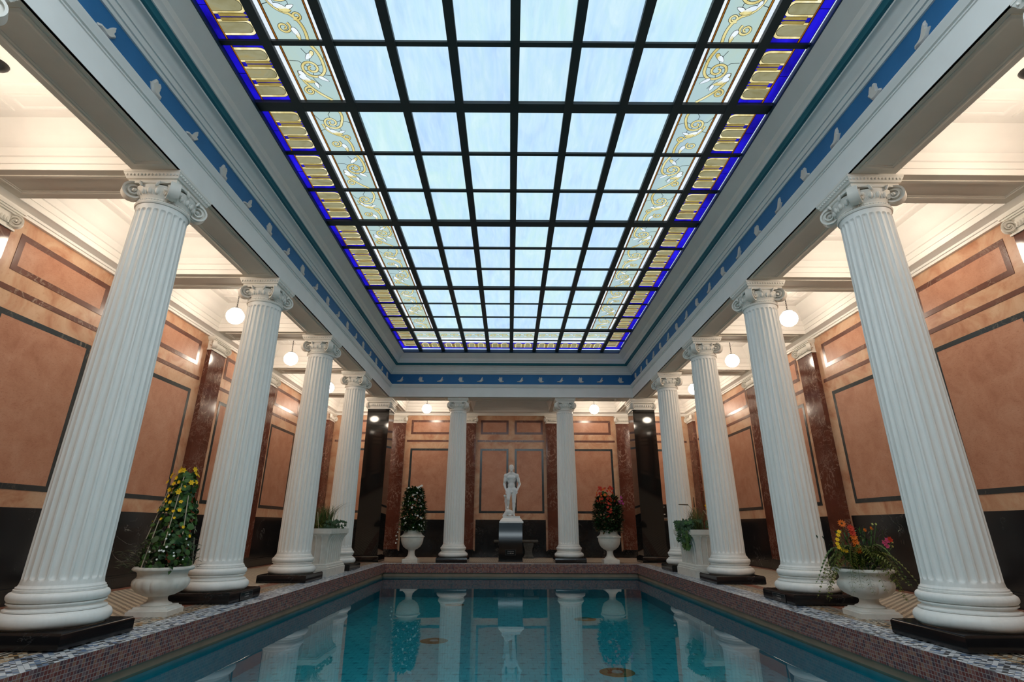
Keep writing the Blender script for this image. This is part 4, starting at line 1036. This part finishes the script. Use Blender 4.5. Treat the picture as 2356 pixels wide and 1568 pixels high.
# ---------------------------------------------------------------- statue
def sdf_mesh(prims, lo, hi, h, k):
    ax = [np.arange(a, b + h, h) for a, b in zip(lo, hi)]; X, Y, Z = np.meshgrid(*ax, indexing='ij'); V = None
    for p in prims:
        if p[0] == 'c':
            _, a, b, ra, rb = p[:5]; a = np.array(a); b = np.array(b); d = b - a; L = (d ** 2).sum()
            t = np.clip(((X - a[0]) * d[0] + (Y - a[1]) * d[1] + (Z - a[2]) * d[2]) / L, 0, 1)
            D = np.sqrt((X - a[0] - t * d[0]) ** 2 + (Y - a[1] - t * d[1]) ** 2 + (Z - a[2] - t * d[2]) ** 2) - (ra + (rb - ra) * t)
            kk = p[5] if len(p) > 5 else k
        else:
            _, c, r = p[:3]; q = np.sqrt(((X - c[0]) / r[0]) ** 2 + ((Y - c[1]) / r[1]) ** 2 + ((Z - c[2]) / r[2]) ** 2); q2 = np.sqrt(((X - c[0]) / r[0] ** 2) ** 2 + ((Y - c[1]) / r[1] ** 2) ** 2 + ((Z - c[2]) / r[2] ** 2) ** 2) + 1e-9
            D = q * (q - 1) / q2; kk = p[3] if len(p) > 3 else k
        if V is None: V = D
        else: hh = np.clip(.5 + .5 * (V - D) / kk, 0, 1); V = V * (1 - hh) + D * hh - kk * hh * (1 - hh)
    return nets(V, lo, h)
def nets(V, lo, h):
    S = V < 0; n = V.shape; c = np.zeros((n[0] - 1, n[1] - 1, n[2] - 1, 3)); cnt = np.zeros(c.shape[:3])
    corners = [(i, j, k) for i in (0, 1) for j in (0, 1) for k in (0, 1)]
    sl = lambda o: tuple(slice(o[q], n[q] - 1 + o[q]) for q in range(3))
    for a in corners:
        for b in corners:
            if sum(abs(a[q] - b[q]) for q in range(3)) == 1 and a < b:
                va, vb = V[sl(a)], V[sl(b)]; cr = (va < 0) != (vb < 0); t = np.where(cr, va / np.where(cr, va - vb, 1), 0)
                for q in range(3): c[..., q] += np.where(cr, a[q] + (b[q] - a[q]) * t, 0)
                cnt += cr
    idx = -np.ones(cnt.shape, int); act = np.argwhere(cnt > 0); idx[tuple(act.T)] = np.arange(len(act))
    v = (act + c[tuple(act.T)] / cnt[tuple(act.T)][:, None]) * h + np.array(lo); f = []
    for q in range(3):
        o = [0, 0, 0]; o[q] = 1; a = S[tuple(slice(0, n[r] - o[r]) for r in range(3))]; b = S[tuple(slice(o[r], n[r]) for r in range(3))]
        u, w_ = [(1, 2), (2, 0), (0, 1)][q]
        for e in np.argwhere(a != b):
            if e[u] == 0 or e[w_] == 0 or e[u] >= n[u] - 1 or e[w_] >= n[w_] - 1: continue
            e = e.copy(); ps = []
            for (du, dw) in ((-1, -1), (0, -1), (0, 0), (-1, 0)):
                t = e.copy(); t[u] += du; t[w_] += dw; ps.append(idx[tuple(t)])
            if not a[tuple(e)]: ps = ps[::-1]
            f.append(ps)
    return v.tolist(), f
B = [('e', (.012, 0, .80), (.128, .088, .105)), ('e', (0, -.005, .94), (.115, .082, .13)), ('e', (-.004, .0, 1.14), (.148, .096, .15)), ('e', (-.066, -.078, 1.185), (.074, .032, .05)), ('e', (.066, -.078, 1.185), (.074, .032, .05)),
     ('e', (-.18, 0, 1.255), (.062, .062, .066)), ('e', (.18, 0, 1.255), (.062, .062, .066)), ('c', (-.13, .012, 1.285), (0, .012, 1.345), .045, .05), ('c', (.13, .012, 1.285), (0, .012, 1.345), .045, .05), ('c', (0, .005, 1.30), (0, -.012, 1.41), .054, .052),
     ('e', (0, -.02, 1.495), (.072, .088, .105), .02), ('e', (0, -.075, 1.425), (.048, .042, .062), .02), ('e', (0, .012, 1.535), (.083, .092, .075), .015), ('c', (0, -.10, 1.515), (0, -.118, 1.478), .011, .016, .012), ('c', (-.04, -.094, 1.53), (.04, -.094, 1.53), .012, .012, .012), ('e', (-.076, -.01, 1.49), (.012, .022, .03), .01), ('e', (.076, -.01, 1.49), (.012, .022, .03), .01),
     ('e', (-.026, -.1, 1.47), (.018, .014, .016), .01), ('e', (.026, -.1, 1.47), (.018, .014, .016), .01), ('c', (-.02, -.112, 1.452), (.02, -.112, 1.452), .008, .008, .008),
     ('c', (-.192, 0, 1.24), (-.232, .03, .98), .052, .041), ('e', (-.205, -.012, 1.12), (.05, .05, .085)), ('c', (-.232, .03, .98), (-.178, -.06, .80), .043, .028), ('e', (-.165, -.08, .76), (.026, .034, .042), .02),
     ('c', (.192, 0, 1.24), (.268, .06, .99), .052, .042), ('e', (.222, .01, 1.13), (.05, .05, .085)), ('c', (.268, .06, .99), (.19, -.045, .80), .044, .029), ('e', (.176, -.068, .765), (.026, .034, .042), .02),
     ('c', (.082, .0, .80), (.082, -.012, .44), .098, .058), ('c', (.082, -.012, .44), (.076, .022, .08), .054, .034), ('e', (.082, .028, .33), (.052, .058, .10)), ('c', (.076, .03, .04), (.092, -.13, .026), .036, .026), ('e', (.082, -.035, .45), (.045, .04, .05)),
     ('c', (-.075, -.01, .79), (-.105, -.125, .52), .095, .058), ('c', (-.105, -.125, .52), (-.105, -.035, .285), .054, .034), ('e', (-.106, -.07, .43), (.05, .056, .08)), ('c', (-.105, -.03, .262), (-.118, -.165, .242), .034, .024), ('e', (-.105, -.15, .53), (.044, .04, .05)),
     ('e', (.01, -.092, .735), (.034, .03, .042), .02), ('e', (-.045, .07, .78), (.075, .05, .08)), ('e', (.065, .07, .78), (.075, .05, .08))]
for s, hx, hy, hz in ((-1, -.163, -.095, .735), (1, .174, -.083, .74)):
    for i in range(4): B.append(('c', (hx + (i - 1.5) * .016, hy - .004 * i * 0, hz), (hx + (i - 1.5) * .017 - s * .004, hy - .012, hz - (.05, .058, .055, .042)[i]), .0095, .0075, .006))
    B.append(('c', (hx - s * .022, hy - .004, hz + .02), (hx - s * .034, hy - .02, hz - .025), .010, .008, .006))
for fx, fy, fz in ((.092, -.145, .022), (-.118, -.18, .238)):
    for i in range(5): B.append(('c', (fx + (i - 2) * .011, fy + .02 + abs(i - 2) * .004, fz), (fx + (i - 2) * .012, fy - .012 + abs(i - 2) * .006, fz - .004), .010, .008, .006))
v, f = sdf_mesh(B, (-.32, -.22, -.012), (.34, .18, 1.64), .0095, .028)
g = thing('marble_statue', 'white statue of a bearded nude man resting one foot on a dolphin', 'statue', (.015, 17.25, 1.10))
m = MB(); m.add([(x * .985, y, z * 1.0 + .20) for x, y, z in v], f, 'statue_white', True); m.build('figure', g)
D = [('c', (-.19, -.12, .055), (-.11, -.14, .13), .06, .085), ('c', (-.11, -.14, .13), (-.02, -.08, .10), .085, .08), ('c', (-.02, -.08, .10), (-.02, .06, .09), .08, .07), ('c', (-.02, .06, .09), (-.14, .10, .22), .06, .05), ('c', (-.14, .10, .22), (-.185, .08, .46), .05, .032), ('c', (-.185, .08, .46), (-.20, .03, .60), .03, .02), ('e', (-.205, .02, .63), (.05, .018, .035)),
     ('c', (-.21, -.13, .045), (-.265, -.14, .03), .034, .02), ('e', (-.15, -.2, .12), (.018, .014, .018), .008), ('e', (-.05, -.17, .03), (.05, .04, .02))]
v, f = sdf_mesh(D, (-.33, -.27, -.012), (.1, .2, .72), .012, .03)
m = MB(); m.add([(x, y, z + .20) for x, y, z in v], f, 'statue_white', True); m.build('dolphin', g)
m = MB(); m.sq([(.372, 0), (.372, .045), (.36, .055), (.30, .135), (.27, .15), (.27, .205)], 'statue_white'); m.build('base', g)
g = thing('black_pedestal', 'black granite pedestal carrying the statue, with a depth plaque', 'pedestal', (-.005, 17.25, 0))
m = MB(); m.sq([(.372, 0), (.372, .02), (.362, .03), (.362, 1.09), (.355, 1.10)], 'pedestal_black'); m.build('block', g)
plaque(g, (.0, -.363, .26), 0, .32, .15)
# stone bench against the far wall
g = thing('stone_bench', 'grey carved stone bench partly hidden behind the statue pedestal', 'bench', (.18, 18.75, 0))
m = MB(); m.sq([(.20, .50), (.225, .515), (.225, .56), (.215, .57)], 'bench_stone'); m.v = [(x * 1.0 + (.52 if x > 0 else -.52), y, z) for x, y, z in m.v]; m.build('seat', g)
for d in (-1, 1):
    m = MB(); pr = [(.17, 0), (.17, .06), (.15, .08), (.125, .13), (.12, .22), (.135, .32), (.165, .40), (.17, .44), (.17, .50)]
    m.sq(pr, 'bench_stone')
    for z in (.16, .36):
        for q in (-1, 1): m.torus((q * .06, -.15 if z > .3 else -.125, z), .035, .012, 'bench_stone', Matrix.Rotation(PI / 2, 3, 'X'), 12, 5)
    o = m.build('leg', g); o.location = (d * .42, 0, 0)
# dark notice on the far wall behind the last right-hand column
g = thing('wall_notice', 'black notice board on the far wall behind the last right column', 'sign', (5.62, WY - .012, 1.28))
m = MB(); m.box((-.26, -.02, .03), (.26, 0, .48), 'plaque_black'); m.build('board', g)
m = MB(); m.box((-.26, -.05, 0), (.26, 0, .03), 'lamp_chrome'); m.build('ledge', g)
m = MB(); vv, ff = text_geo('О', .085); m.add([(x - .17, -.0215, y + .39) for x, y, _ in vv], ff, 'plaque_text'); m.box((-.19, -.0215, .13), (-.13, -.02, .16), 'plaque_text'); m.build('lettering', g, False)
# drains in the pool floor
m0 = None
for (x, y, l) in ((1.42, 8.07, 'rusty floor drain nearest the camera, right half of the pool'), (-1.33, 10.07, 'rusty floor drain in the left half of the pool, nearer of two'), (1.57, 12.3, 'rusty floor drain far off in the right half of the pool'), (-1.41, 14.4, 'rusty floor drain below the left far column reflection')):
    if m0 is None:
        m0 = thing('pool_drain', l, 'drain')
        m = MB(); m.rev([(.24, .0), (.235, .003), (.02, .004)], 'drain_rust', 28); m.build('rust_ring', m0)
        m = MB(); m.rev([(.075, .004), (.07, .012), (.03, .013), (.028, .009)], 'drain_metal', 24); m.build('grate', m0); o = m0
    else: o = copy_tree(m0)
    place(o, (x, y, -.849), 0, l); o['group'] = 'drains in the pool floor'
